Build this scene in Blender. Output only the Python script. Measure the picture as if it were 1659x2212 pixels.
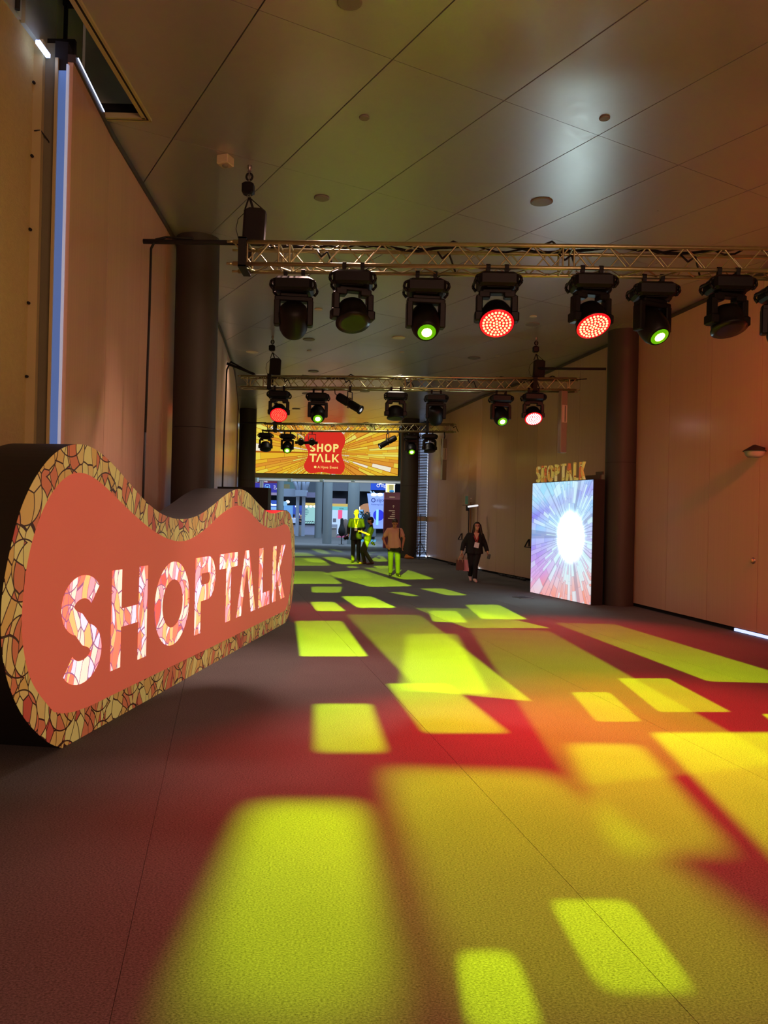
import bpy, bmesh, math, random
import numpy as np
from mathutils import Vector, Matrix
for o in list(bpy.data.objects): bpy.data.objects.remove(o, do_unlink=True)
random.seed(7)
SC = bpy.context.scene; COL = SC.collection; PI = math.pi

# ------------------------------------------------------------------ camera
FPX, PITCH, ROLL, CAMH, CEIL = 1673.5, math.radians(.14), math.radians(1.31), 1.75, 5.6
_F = np.array([0, math.cos(PITCH), math.sin(PITCH)]); _r = np.array([1., 0, 0]); _u = np.cross(_r, _F)
_R = math.cos(ROLL)*_r + math.sin(ROLL)*_u; _U = -math.sin(ROLL)*_r + math.cos(ROLL)*_u
cam = bpy.data.cameras.new('camera'); cam.sensor_fit = 'HORIZONTAL'; cam.sensor_width = 36
cam.lens = 36*FPX/1659; cam.clip_end = 300; cam.clip_start = .05
co = bpy.data.objects.new('camera', cam); COL.objects.link(co)
co.matrix_world = Matrix(((_R[0], _U[0], -_F[0], 0), (_R[1], _U[1], -_F[1], 0), (_R[2], _U[2], -_F[2], CAMH), (0, 0, 0, 1)))
SC.camera = co
# real-world positions measured from the photograph (metres, camera above the origin, +Y down the hall)
def ray(x, y): return (x-829.5)/FPX*_R - (y-1106)/FPX*_U + _F
def at(x, y, z): d = ray(x, y); t = (z-CAMH)/d[2]; return Vector((0, 0, CAMH)) + Vector(d*t)
def fl(x, y): return at(x, y, 0)
def ce(x, y): return at(x, y, CEIL)
def aty(x, y, Y): d = ray(x, y); return Vector((0, 0, CAMH)) + Vector(d*(Y/d[1]))

# ------------------------------------------------------------------ world, exposure
SC.view_settings.view_transform = 'Standard'; SC.view_settings.look = 'None'
SC.view_settings.gamma = 1; SC.view_settings.use_curve_mapping = False
SC.view_settings.exposure = -0.1
W = bpy.data.worlds.new('world'); SC.world = W; W.use_nodes = True
W.node_tree.nodes['Background'].inputs[0].default_value = (.95, .62, .40, 1)
W.node_tree.nodes['Background'].inputs[1].default_value = .07

def lin(c):
    return tuple((v/255/12.92 if v/255 <= .04045 else ((v/255+.055)/1.055)**2.4) for v in c)

# ---- area lamps of the exhibition hall beyond the header, and an unseen warm fill added behind the camera
def area(name, loc, rot, sx, sy, power, col):
    l = bpy.data.lights.new(name, 'AREA'); l.shape = 'RECTANGLE'; l.size = sx; l.size_y = sy; l.energy = power; l.color = col
    o = bpy.data.objects.new(name, l); COL.objects.link(o); o.location = loc; o.rotation_euler = rot; return o
area('hall_area_light', (-2, 52, 8.6), (0, 0, 0), 16, 22, 4300, (.50, .72, 1.0))
area('hall_area_light', (-2, 41, 8.6), (math.radians(-25), 0, 0), 12, 4, 2600, (.50, .72, 1.0))
area('hall_area_light', (-2.6, 39.6, 2.5), (math.radians(180), 0, 0), 8, 1, 45, (.92, .96, 1.0))  # unseen uplight added to brighten the white soffit
area('corridor_fill', (3.4, -3.6, 3.0), (math.radians(94), 0, math.radians(32)), 5, 1.6, 430, (1.0, .50, .34))  # added fill that lifts walls and ceiling from out of view

# ---- stage lamps: yellow gobo beams and red washes (the bodies are built further down)
GREEN = (.60, 1.0, .0); RED = (1.0, .012, .02)
def gobo_lamp(name, loc, quads, power, color=GREEN, r=.008):
    """a profile lamp whose gobo lets light through as soft rounded windows; each window: 4 floor points, softness, brightness"""
    l = bpy.data.lights.new(name, 'POINT'); l.energy = power; l.color = color; l.shadow_soft_size = r; l.use_nodes = True
    o = bpy.data.objects.new(name, l); COL.objects.link(o); o.location = loc
    nt = l.node_tree; N = nt.nodes; L = nt.links
    em = [n for n in N if n.type == 'EMISSION'][0]
    g = N.new('ShaderNodeNewGeometry'); inc = g.outputs['Incoming']
    total = None; P = Vector(loc)
    for pts, soft, br in quads:
        c = [Vector(p) for p in pts]; cen = sum(c, Vector())/4
        d = cen-P; dist = d.length; wgt = br*dist*dist/max(.08, abs(d.z)/dist)/10
        ds = []
        for i in range(4):
            n = (c[i]-P).cross(c[(i+1) % 4]-P).normalized()
            if n.dot(cen-P) < 0: n = -n
            v = N.new('ShaderNodeVectorMath'); v.operation = 'DOT_PRODUCT'; L.new(inc, v.inputs[0]); v.inputs[1].default_value = n*GS
            ds.append(v.outputs['Value'])
        cur = ds[0]
        for s in ds[1:]:
            m = N.new('ShaderNodeMath'); m.operation = 'SMOOTH_MIN'; L.new(cur, m.inputs[0]); L.new(s, m.inputs[1]); m.inputs[2].default_value = soft*1.5+.010
            cur = m.outputs[0]
        mr = N.new('ShaderNodeMapRange'); mr.interpolation_type = 'SMOOTHSTEP'; L.new(cur, mr.inputs[0])
        mr.inputs[1].default_value = -soft*.5-.001; mr.inputs[2].default_value = soft*.7+.001; mr.inputs[3].default_value = 0; mr.inputs[4].default_value = wgt
        if total is None: total = mr.outputs[0]
        else:
            a = N.new('ShaderNodeMath'); a.operation = 'ADD'; L.new(total, a.inputs[0]); L.new(mr.outputs[0], a.inputs[1]); total = a.outputs[0]
    L.new(total, em.inputs['Strength'])
    return o
GS = 1.0
GK = 1.0
def Q(*px): return [fl(*p) for p in px]
def QY(Y, *px): return [aty(*p, Y) for p in px]
NEAR_A = [  # lens of the third moving head of the front truss
 (Q((535, 1732), (790, 1732), (893, 2260), (330, 2260)), .040, .58),
 (Q((822, 1657), (1205, 1668), (2050, 2300), (985, 2300)), .050, .29),
 (Q((982, 2053), (1112, 2053), (1185, 2235), (1008, 2235)), .006, .55),
 (Q((1182, 1943), (1360, 1943), (1514, 2146), (1297, 2146)), .006, .50),
 (Q((678, 1520), (803, 1520), (838, 1626), (678, 1626)), .022, .80),
 (Q((835, 1476), (968, 1476), (1102, 1584), (915, 1584)), .018, .82),
 (Q((638, 1341), (738, 1341), (795, 1418), (648, 1418)), .010, .90),
 (Q((670, 1300), (722, 1300), (747, 1320), (684, 1320)), .006, .95),
 (Q((736, 1288), (802, 1288), (857, 1313), (773, 1313)), .006, .95),
]
NEAR_B = [
 (Q((878, 1369), (985, 1369), (1060, 1500), (862, 1492)), .020, .66),
 (Q((747, 1327), (908, 1328), (1150, 1515), (905, 1492)), .012, .42),
 (Q((1013, 1357), (1185, 1362), (1700, 1650), (1235, 1700)), .018, .32),
 (Q((1195, 1345), (1328, 1348), (1760, 1478), (1530, 1472)), .010, .30),
 (Q((893, 1313), (1012, 1314), (1190, 1357), (1010, 1357)), .006, .32),
 (Q((925, 1319), (987, 1319), (1010, 1345), (935, 1343)), .006, .70),
 (Q((1004, 1306), (1077, 1306), (1140, 1338), (1040, 1337)), .006, .75),
 (Q((1333, 1465), (1442, 1465), (1580, 1538), (1423, 1538)), .008, .62),
 (Q((1233, 1495), (1317, 1495), (1388, 1559), (1288, 1559)), .010, .55),
 (Q((1220, 1605), (1385, 1608), (1600, 1850), (1330, 1850)), .030, .42),
 (Q((1403, 1582), (1900, 1582), (2400, 2050), (1760, 1950)), .020, .52),
 (Q((1645, 1542), (1725, 1542), (1790, 1576), (1690, 1576)), .006, .8),
]
FAR = [
 (Q((672, 1267), (740, 1267), (735, 1280), (674, 1280)), .004, .42),
 (Q((838, 1279), (872, 1279), (908, 1288), (884, 1288)), .002, .42),
 (Q((905, 1271), (957, 1271), (1012, 1286), (966, 1286)), .002, .42),
 (Q((590, 1233), (700, 1234), (740, 1261), (570, 1261)), .004, .30),
 (Q((697, 1238), (782, 1230), (892, 1266), (800, 1268)), .003, .34),
 (Q((780, 1225), (880, 1230), (940, 1251), (870, 1252)), .003, .30),
 (Q((693, 1203), (739, 1203), (785, 1219), (733, 1219)), .003, .42),
 (Q((651, 1206), (690, 1207), (710, 1215), (671, 1215)), .002, .25),
 (Q((600, 1204), (690, 1204), (716, 1222), (600, 1222)), .003, .22),
 (Q((600, 1193), (663, 1193), (684, 1201), (600, 1201)), .003, .22),
 (Q((667, 1185), (694, 1186), (718, 1197), (696, 1197)), .002, .17),
 (Q((705, 1185), (724, 1186), (749, 1195), (728, 1193)), .002, .17),
 (Q((797, 1199), (826, 1200), (840, 1213), (807, 1213)), .002, .26),
 (Q((803, 1222), (842, 1222), (852, 1228), (816, 1228)), .002, .36),
 (Q((746, 1223), (770, 1223), (778, 1227), (751, 1227)), .002, .30),
 (QY(27.4, (748, 1094), (787, 1094), (790, 1141), (752, 1141)), .001, .15), (QY(26.8, (768, 1146), (812, 1140), (806, 1164), (768, 1160)), .001, .15),
 (Q((712, 1234), (790, 1234), (806, 1249), (719, 1249)), .003, .12),
]
GP = 3200
gobo_lamp('gobo_light', aty(932, 722, 8.40), NEAR_A, GP)
gobo_lamp('gobo_light', aty(1436, 722, 8.20), NEAR_B, GP)
gobo_lamp('gobo_light', aty(640, 745, 9.00), FAR, GP)
def spot(name, loc, tgt, power, deg, blend=1.0, col=RED, r=.12):
    l = bpy.data.lights.new(name, 'SPOT'); l.energy = power; l.spot_size = math.radians(deg); l.spot_blend = blend; l.color = col; l.shadow_soft_size = r
    o = bpy.data.objects.new(name, l); COL.objects.link(o); o.location = loc
    o.rotation_euler = (Vector(tgt)-Vector(loc)).to_track_quat('-Z', 'Y').to_euler(); return o
spot('wash_light', aty(1076, 696, 8.10), (1.1, 5.3, 0), 3000, 70)
spot('wash_light', aty(1289, 697, 8.00), (2.6, 6.6, 0), 2400, 76)
spot('wash_light', aty(1158, 884, 15.9), (3.0, 10.6, 0), 3400, 60)
spot('wash_light', aty(609, 890, 16.4), (-1.0, 12.6, 0), 1400, 60)
spot('wash_light', (5.7, 8.0, 4.2), (5.2, 13.5, 1.9), 760, 100, 1.0, (1.0, .11, .05))  # out-of-view wash without a body, added to redden the right wall
for q in ((861, 729), (545, 760), (868, 640)):
    p = ce(*q); spot('downlight', (p.x, p.y, CEIL-.03), (p.x, p.y, 0), 260, 150, 1.0, (1.0, .86, .72))
spot('downlight', (-.85, 9.47, CEIL-.03), (-1.35, 7.0, 0), 1500, 76, 1.0, (1.0, .60, .52))  # extra beam added at a ceiling ring, aimed to brighten the left floor
for q, pw in (((695, 427), 120), ((755, 3), 60), ((487, 620), 120)):
    p = ce(*q); spot('downlight', (p.x, p.y, CEIL-.03), (p.x-.4, p.y, 0), pw, 140, 1.0, (1.0, .60, .50))  # pink light added at the ceiling to lift left floor and sign
for q in ((.0, 24.5), (-2.5, 25.5), (-.8, 29.5)): spot('downlight', (q[0], q[1], CEIL-.03), (q[0], q[1], 0), 260, 150, 1.0, (1.0, .84, .66))  # unseen extra downlights added to brighten the far walls

# ------------------------------------------------------------------ helpers
MATS = {}
def new_mat(name):
    m = bpy.data.materials.new(name); m.use_nodes = True; MATS[name] = m
    return m, m.node_tree, m.node_tree.nodes['Principled BSDF']
def mat(name, col, rough=.6, metal=0., em=None, es=0., spec=.5, var=0., vs=8., bump=0., bs=200., alpha=None, trans=0., coat=0.):
    if name in MATS: return MATS[name]
    m, nt, b = new_mat(name); c = lin(col)
    b.inputs['Base Color'].default_value = (*c, 1); b.inputs['Roughness'].default_value = rough
    b.inputs['Metallic'].default_value = metal; b.inputs['Specular IOR Level'].default_value = spec
    b.inputs['Coat Weight'].default_value = coat
    if trans: b.inputs['Transmission Weight'].default_value = trans
    if em: b.inputs['Emission Color'].default_value = (*lin(em), 1); b.inputs['Emission Strength'].default_value = es
    tc = None
    if var or bump:
        tc = nt.nodes.new('ShaderNodeTexCoord')
    if var:
        n = nt.nodes.new('ShaderNodeTexNoise'); n.inputs['Scale'].default_value = vs; n.inputs['Detail'].default_value = 5
        nt.links.new(tc.outputs['Object'], n.inputs['Vector'])
        mx = nt.nodes.new('ShaderNodeMix'); mx.data_type = 'RGBA'
        nt.links.new(n.outputs['Fac'], mx.inputs['Factor'])
        mx.inputs[6].default_value = (*[v*(1-var) for v in c], 1); mx.inputs[7].default_value = (*[min(1, v*(1+var)) for v in c], 1)
        nt.links.new(mx.outputs[2], b.inputs['Base Color'])
    if bump:
        n = nt.nodes.new('ShaderNodeTexNoise'); n.inputs['Scale'].default_value = bs; n.inputs['Detail'].default_value = 2
        nt.links.new(tc.outputs['Object'], n.inputs['Vector'])
        bp = nt.nodes.new('ShaderNodeBump'); bp.inputs['Strength'].default_value = bump; bp.inputs['Distance'].default_value = .01
        nt.links.new(n.outputs['Fac'], bp.inputs['Height']); nt.links.new(bp.outputs[0], b.inputs['Normal'])
    return m

WM = {}
def tag(o, label=None, cat=None, group=None, kind=None):
    if label: o['label'] = label
    if cat: o['category'] = cat
    if group: o['group'] = group
    if kind: o['kind'] = kind
    return o
def empty(name, loc=(0, 0, 0), rz=0., label=None, cat=None, group=None, kind=None, parent=None):
    o = bpy.data.objects.new(name, None); COL.objects.link(o); o.location = loc; o.rotation_euler = (0, 0, rz)
    o.empty_display_size = .1
    m = Matrix.Translation(Vector(loc)) @ Matrix.Rotation(rz, 4, 'Z')
    if parent: o.parent = parent; m = WM[parent.name] @ m
    WM[o.name] = m
    return tag(o, label, cat, group, kind)
def link(name, me, parent=None, label=None, cat=None, group=None, kind=None):
    o = bpy.data.objects.new(name, me); COL.objects.link(o)
    if parent: o.parent = parent
    WM[o.name] = WM[parent.name].copy() if parent else Matrix()
    return tag(o, label, cat, group, kind)
class MB:
    def __init__(s): s.v = []; s.f = []; s.m = []; s.sm = []
    def add(s, vs, fs, mi=0, smooth=False):
        k = len(s.v); s.v += [tuple(v) for v in vs]; s.f += [tuple(i+k for i in f) for f in fs]
        s.m += [mi]*len(fs); s.sm += [smooth]*len(fs); return s
    def box(s, c, d, M=None, mi=0, taper=1., bev=0.):
        x, y, z = d[0]/2, d[1]/2, d[2]/2; t = taper
        if bev:
            b = bev; prof = [(x-b, -y), (x, -y+b), (x, y-b), (x-b, y), (-x+b, y), (-x, y-b), (-x, -y+b), (-x+b, -y)]
            vs = []
            for (zz, k) in ((-z, -b), (-z+b, 0), (z-b, 0), (z, -b)):
                vs += [((px+(k if px > 0 else -k)), (py+(k if py > 0 else -k)), zz) for px, py in prof]
            fs = [tuple(range(7, -1, -1)), tuple(range(24, 32))]
            for r in range(3):
                for i in range(8): fs.append((r*8+i, r*8+(i+1) % 8, r*8+8+(i+1) % 8, r*8+8+i))
        else:
            vs = [(-x, -y, -z), (x, -y, -z), (x, y, -z), (-x, y, -z), (-x*t, -y*t, z), (x*t, -y*t, z), (x*t, y*t, z), (-x*t, y*t, z)]
            fs = [(0, 3, 2, 1), (4, 5, 6, 7), (0, 1, 5, 4), (1, 2, 6, 5), (2, 3, 7, 6), (3, 0, 4, 7)]
        if M is not None: vs = [M @ Vector(v) for v in vs]
        c = Vector(c); return s.add([Vector(v)+c for v in vs], fs, mi)
    def tube(s, a, b, r, n=8, r2=None, mi=0, cap=True):
        a = Vector(a); b = Vector(b); r2 = r if r2 is None else r2; d = (b-a)
        if d.length < 1e-6: return s
        d.normalize(); u = d.orthogonal().normalized(); w = d.cross(u)
        vs = []
        for p, rr in ((a, r), (b, r2)):
            for i in range(n): t = 2*PI*i/n; vs.append(p+u*(rr*math.cos(t))+w*(rr*math.sin(t)))
        s.add(vs, [(i, (i+1) % n, n+(i+1) % n, n+i) for i in range(n)], mi, True)
        if cap: s.f += [tuple(len(s.v)-2*n+i for i in range(n-1, -1, -1)), tuple(len(s.v)-n+i for i in range(n))]; s.m += [mi]*2; s.sm += [False]*2
        return s
    def poly(s, pts, r, n=6, mi=0):
        for a, b in zip(pts, pts[1:]): s.tube(a, b, r, n, mi=mi)
        return s
    def lathe(s, prof, c=(0, 0, 0), n=24, M=None, mi=0, smooth=True):
        vs = []
        for r, z in prof:
            for i in range(n): t = 2*PI*i/n; vs.append(Vector((r*math.cos(t), r*math.sin(t), z)))
        fs = []
        for k in range(len(prof)-1):
            for i in range(n): fs.append((k*n+i, k*n+(i+1) % n, (k+1)*n+(i+1) % n, (k+1)*n+i))
        if M is not None: vs = [M @ v for v in vs]
        c = Vector(c); vs = [v+c for v in vs]; s.add(vs, fs, mi, smooth)
        if prof[0][0] > 1e-5: s.add(vs[:n], [tuple(range(n-1, -1, -1))], mi)
        if prof[-1][0] > 1e-5: s.add(vs[-n:], [tuple(range(n))], mi)
        return s
    def prism(s, poly, d0, d1, mp, mi=0, side=None):
        """poly: 2-D outline (ccw or cw, may be concave); mp maps (u, v, d) to 3-D"""
        n = len(poly); vs = [mp(u, v, d0) for u, v in poly]+[mp(u, v, d1) for u, v in poly]
        s.add(vs, [tuple(range(n)), tuple(range(2*n-1, n-1, -1))], mi)
        k = len(s.v)-2*n
        s.f += [(k+i, k+n+i, k+n+(i+1) % n, k+(i+1) % n) for i in range(n)]; s.m += [mi if side is None else side]*n; s.sm += [False]*n
        return s
    def mesh(s, name, mats, inv=None):
        me = bpy.data.meshes.new(name); vs = s.v if inv is None else [tuple(inv @ Vector(v)) for v in s.v]
        me.from_pydata(vs, [], s.f)
        for m in (mats if isinstance(mats, (list, tuple)) else [mats]): me.materials.append(m)
        me.polygons.foreach_set('material_index', s.m); me.polygons.foreach_set('use_smooth', s.sm)
        bm = bmesh.new(); bm.from_mesh(me); bmesh.ops.recalc_face_normals(bm, faces=bm.faces); bm.to_mesh(me); bm.free()
        me.update(); return me
    def build(s, name, mats, parent=None, world=False, **kw):
        inv = WM[parent.name].inverted() if (world and parent) else None
        return link(name, s.mesh(name, mats, inv), parent, **kw)
def clip(poly, n, c):     # keep n.p <= c
    out = []
    for i in range(len(poly)):
        a, b = poly[i], poly[(i+1) % len(poly)]; da = n[0]*a[0]+n[1]*a[1]-c; db = n[0]*b[0]+n[1]*b[1]-c
        if da <= 0: out.append(a)
        if da*db < 0: t = da/(da-db); out.append((a[0]+t*(b[0]-a[0]), a[1]+t*(b[1]-a[1])))
    return out
def copy_tree(o, parent=None):
    c = o.copy(); COL.objects.link(c)
    if parent: c.parent = parent
    for ch in list(o.children): copy_tree(ch, c)
    return c

# ------------------------------------------------------------------ materials
def carpet():
    m, nt, b = new_mat('carpet'); N = nt.nodes; L = nt.links
    tc = N.new('ShaderNodeTexCoord'); n = N.new('ShaderNodeTexNoise'); n.inputs['Scale'].default_value = 95; n.inputs['Detail'].default_value = 6; n.inputs['Roughness'].default_value = .75
    mp = N.new('ShaderNodeMapping'); mp.inputs['Scale'].default_value = (1, 1.6, 1); L.new(tc.outputs['Object'], mp.inputs[0]); L.new(mp.outputs[0], n.inputs['Vector'])
    r = N.new('ShaderNodeValToRGB'); r.color_ramp.elements[0].position = .36; r.color_ramp.elements[0].color = (.040, .0375, .0375, 1)
    r.color_ramp.elements[1].position = .66; r.color_ramp.elements[1].color = (.165, .160, .158, 1); L.new(n.outputs['Fac'], r.inputs[0])
    n2 = N.new('ShaderNodeTexNoise'); n2.inputs['Scale'].default_value = 1.7; n2.inputs['Detail'].default_value = 4; L.new(tc.outputs['Object'], n2.inputs['Vector'])
    mr = N.new('ShaderNodeMapRange'); mr.inputs[3].default_value = .86; mr.inputs[4].default_value = 1.12; L.new(n2.outputs['Fac'], mr.inputs[0])
    mx = N.new('ShaderNodeVectorMath'); mx.operation = 'SCALE'; L.new(r.outputs[0], mx.inputs[0]); L.new(mr.outputs[0], mx.inputs[3]); L.new(mx.outputs[0], b.inputs['Base Color'])
    b.inputs['Roughness'].default_value = .95; b.inputs['Specular IOR Level'].default_value = .12
    bp = N.new('ShaderNodeBump'); bp.inputs['Strength'].default_value = .35; bp.inputs['Distance'].default_value = .004; L.new(n.outputs['Fac'], bp.inputs['Height']); L.new(bp.outputs[0], b.inputs['Normal'])
    return m
def brushed(name, col, rough, metal, streak=(60, 60, .25), amt=.12, spec=.5):
    m, nt, b = new_mat(name); N = nt.nodes; L = nt.links; c = lin(col)
    tc = N.new('ShaderNodeTexCoord'); mp = N.new('ShaderNodeMapping'); mp.inputs['Scale'].default_value = streak; L.new(tc.outputs['Object'], mp.inputs[0])
    n = N.new('ShaderNodeTexNoise'); n.inputs['Scale'].default_value = 1; n.inputs['Detail'].default_value = 4; L.new(mp.outputs[0], n.inputs['Vector'])
    mx = N.new('ShaderNodeMix'); mx.data_type = 'RGBA'; L.new(n.outputs['Fac'], mx.inputs['Factor'])
    mx.inputs[6].default_value = (*[v*(1-amt) for v in c], 1); mx.inputs[7].default_value = (*[min(1, v*(1+amt)) for v in c], 1); L.new(mx.outputs[2], b.inputs['Base Color'])
    mr = N.new('ShaderNodeMapRange'); mr.inputs[3].default_value = rough*.8; mr.inputs[4].default_value = rough*1.2; L.new(n.outputs['Fac'], mr.inputs[0]); L.new(mr.outputs[0], b.inputs['Roughness'])
    b.inputs['Metallic'].default_value = metal; b.inputs['Specular IOR Level'].default_value = spec
    return m
CARPET = carpet()
CEILM = brushed('ceiling_panel_metal', (186, 180, 174), .31, .62, (14, 14, 14), .05)
WALLM = brushed('wall_panel', (198, 158, 134), .24, 0., (26, 26, .12), .07, .6)
PLASTER = mat('plaster', (172, 156, 96), .85, var=.12, vs=30, bump=.5, bs=60)
COLM = brushed('column_paint', (54, 50, 44), .62, 0., (6, 6, .5), .06)
DARK = mat('dark_gap', (14, 12, 11), .9)
BLACK = mat('black_plastic', (8, 7, 7), .5, spec=.28, var=.2, vs=20)
BLACKM = mat('black_matt', (15, 14, 14), .75, var=.2, vs=12)
STEEL = mat('steel', (150, 146, 140), .35, .9, var=.1)
ALU = mat('truss_aluminium', (176, 170, 128), .38, .85, var=.15, vs=25)
BEIGE = mat('beige_metal', (182, 168, 118), .45, .2, var=.1, vs=3)
GREYP = mat('grey_paint', (150, 148, 146), .6, var=.1)
WHITE = mat('white_paint', (225, 224, 220), .6, var=.05)

# ------------------------------------------------------------------ floor
floor = empty('floor', kind='structure')
MB().box((4, 35, -.06), (60, 110, .1)).build('floor_base', mat('seam_dark', (96, 92, 92), .9), floor)
a, b = fl(1030, 1695), fl(1510, 2212); sd = (a-b).normalized(); sn = Vector((sd.y, -sd.x, 0)); s0 = a.dot(sn)
for k in range(-7, 8):
    lo, hi = s0+k*2.0+.0012, s0+(k+1)*2.0-.0012
    pts = [sn*lo+sd*-12, sn*hi+sd*-12, sn*hi+sd*95, sn*lo+sd*95]
    MB().prism([(p.x, p.y) for p in pts], -.01, 0, lambda u, v, d: (u, v, d)).build('carpet_strip', CARPET, floor)

# ------------------------------------------------------------------ ceiling
ceiling = empty('ceiling', kind='structure')
gy = math.radians(30.38); GX = Vector((math.cos(gy), math.sin(gy), 0)); GY = Vector((-math.sin(gy), math.cos(gy), 0))
gx0, gy0, ga, gb = .5448*3.85, 1.4703*3.85, .3129*3.85, .632*3.85
HOLE_X = lambda Y: -2.42+(Y-5.87)*.01       # right edge of the open slot beside the left wall
HY = 7.62
cnt = 0
for i in range(-14, 26):
    for j in range(-8, 18):
        g = .006; h = .003
        c = [(gx0+i*ga+g, gy0+j*gb+h), (gx0+(i+1)*ga-g, gy0+j*gb+h), (gx0+(i+1)*ga-g, gy0+(j+1)*gb-h), (gx0+i*ga+g, gy0+(j+1)*gb-h)]
        P = [(u*GX.x+v*GY.x, u*GX.y+v*GY.y) for u, v in c]
        for n, cc in (((0, -1), 4.5), ((0, 1), 34.4), ((1, .172), 7.86), ((1, .30), 11.16), ((-1, -.095), 2.80 if False else 9)): P = clip(P, n, cc) if P else P
        P = clip(P, (-1, 0), 6.2) if P else P
        if len(P) < 3: continue
        # drop the panels entirely beyond the walls
        def inside(x, y):
            xl = -3.3 if y < 12 else -3.3-(y-12)*.135
            return x > xl-.2
        if not any(inside(*p) for p in P): continue
        pieces = [P]
        if any(p[0] < -2.38 and p[1] < HY for p in P):
            A1 = clip(P, (-1, 0), 2.42); B1 = clip(clip(P, (1, 0), -2.42), (0, -1), -HY)
            pieces = [q for q in (A1, B1) if len(q) >= 3]
        if not pieces: continue
        mb = MB(); dz = random.uniform(-.0015, .0015)
        for q in pieces: mb.prism(q, CEIL+dz, CEIL+.03, lambda u, v, d: (u, v, d))
        mb.build('ceiling_panel', CEILM, ceiling); cnt += 1
plen = MB()
for (x0, x1, y0, y1) in ((-2.40, 9, -5, HY), (-7, 9, HY, 34.5)): plen.box(((x0+x1)/2, (y0+y1)/2, CEIL+.1), (x1-x0, y1-y0, .06))
plen.build('ceiling_void', DARK, ceiling)
# frame of the open slot and the shaft above it
fr = MB()
fr.box((-2.445, 1.25, CEIL-.005), (.035, 12.7, .05)); fr.box((-2.74, HY-.025, CEIL-.005), (.63, .035, .05)); fr.box((-2.395, 1.27, CEIL-.010), (.022, 12.76, .03)); fr.box((-2.72, HY+.03, CEIL-.010), (.67, .022, .03))
MB().box((-2.418, 1.27, CEIL-.002), (.03, 12.7, .04)).box((-2.72, HY+.005, CEIL-.002), (.66, .03, .04)).build('frame_gap', DARK, ceiling)
fr.build('slot_frame', BEIGE, ceiling)
sh = MB()
for k in range(14): sh.box((-3.04+.012*(k % 2), 7.2-k*.62, 6.25), (.04, .58, 1.15))
sh.box((-2.72, HY+.08, 6.2), (.7, .04, 1.15)); sh.box((-2.38, 1.3, 6.2), (.03, 12.6, 1.15)); sh.box((-2.7, 1.3, 6.8), (.8, 12.7, .05))
sh.build('slot_lining', mat('shaft_metal', (170, 180, 160), .6, .1, var=.2, vs=5), ceiling)
sl = MB()
for k in range(5): sl.tube((-2.98, 7.0-k*.9, 5.66), (-2.98, 7.0-k*.9, 6.7), .02); sl.box((-2.9, 7.0-k*.9, 6.3), (.2, .06, .05))
sl.build('slot_bracket', BLACKM, ceiling)

# ceiling fittings
RING = mat('fitting_ring', (120, 112, 100), .5); DISC = mat('fitting_disc', (205, 192, 160), .5)
DISCG = mat('fitting_glow', (215, 215, 205), .5, em=(230, 235, 225), es=.35)
for (x, y, r, kind, lab) in ((755, 3, .085, 'r', 'large recessed downlight at the top edge of the photo'), (787, 253, .045, 'd', 'small round ceiling cap left of the bright ceiling glow'),
    (1306, 254, .045, 'h', 'small round opening with dark rim at the upper right of the ceiling'), (695, 427, .085, 'r', 'recessed ring downlight right of the front chain hoist'),
    (1170, 435, .12, 'd', 'largest flat round ceiling disc, above the lit red heads'), (545, 760, .13, 'g', 'pale oval ceiling disc left of the middle truss hoist'), (861, 729, .13, 'g', 'bright round ceiling disc near the hall centre line'),
    (688, 668, .07, 'g', 'small pale disc right of the leftmost moving head'), (668, 757, .05, 'g', 'tiny pale disc under the leftmost moving head'), (868, 760, .05, 'g', 'tiny pale disc just behind the bright round disc'),
    (1152, 683, .06, 'g', 'small pale disc between the two front red heads'), (1150, 700, .13, 'r', 'ring downlight between the two front red heads'), (1075, 768, .05, 'g', 'tiny pale disc left of the right middle hoist'),
    (667, 733, .12, 'r', 'ring downlight right of the middle left hoist'), (677, 802, .13, 'r', 'ring downlight just above the middle truss on its left half'), (1024, 773, .14, 'r', 'ring downlight above the right half of the middle truss'), (1028, 847, .14, 'r', 'ring downlight below the right half of the middle truss'),
    (788, 845, .14, 'r', 'ring downlight over the tilted profile lamp'), (640, 883, .14, 'r', 'ring downlight just above the far truss'), (663, 850, .14, 'r', 'ring downlight between the two left lamps of the middle truss')):
    p = ce(x, y); t = empty('ceiling_light' if kind in 'rg' else 'smoke_sensor', (p.x, p.y, CEIL-.002), 0, lab, 'ceiling light' if kind in 'rg' else 'sensor')
    mb = MB(); mb.lathe([(r*1.0, 0), (r*1.12, 0), (r*1.12, -.008), (r*1.0, -.014)], n=28); mb.build('rim', RING if kind != 'g' else DISC, t)
    mb = MB(); mb.lathe([(r*.98, -.004), (r*.98, -.009), (r*.5, -.012 if kind != 'r' else -.006)], n=28); mb.build('disc', DISCG if kind == 'g' else (RING if kind == 'h' else DISC), t)
p = ce(487, 338); t = empty('smoke_detector', (p.x, p.y, CEIL), math.radians(-20), 'white square box detector on the ceiling beside the front hoist', 'detector')
MB().box((0, 0, -.05), (.14, .14, .10), bev=.008).build('housing', mat('detector', (190, 176, 140), .5), t); MB().lathe([(.035, -.10), (.03, -.112), (.012, -.115)], n=16).build('sensor', RING, t)

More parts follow.
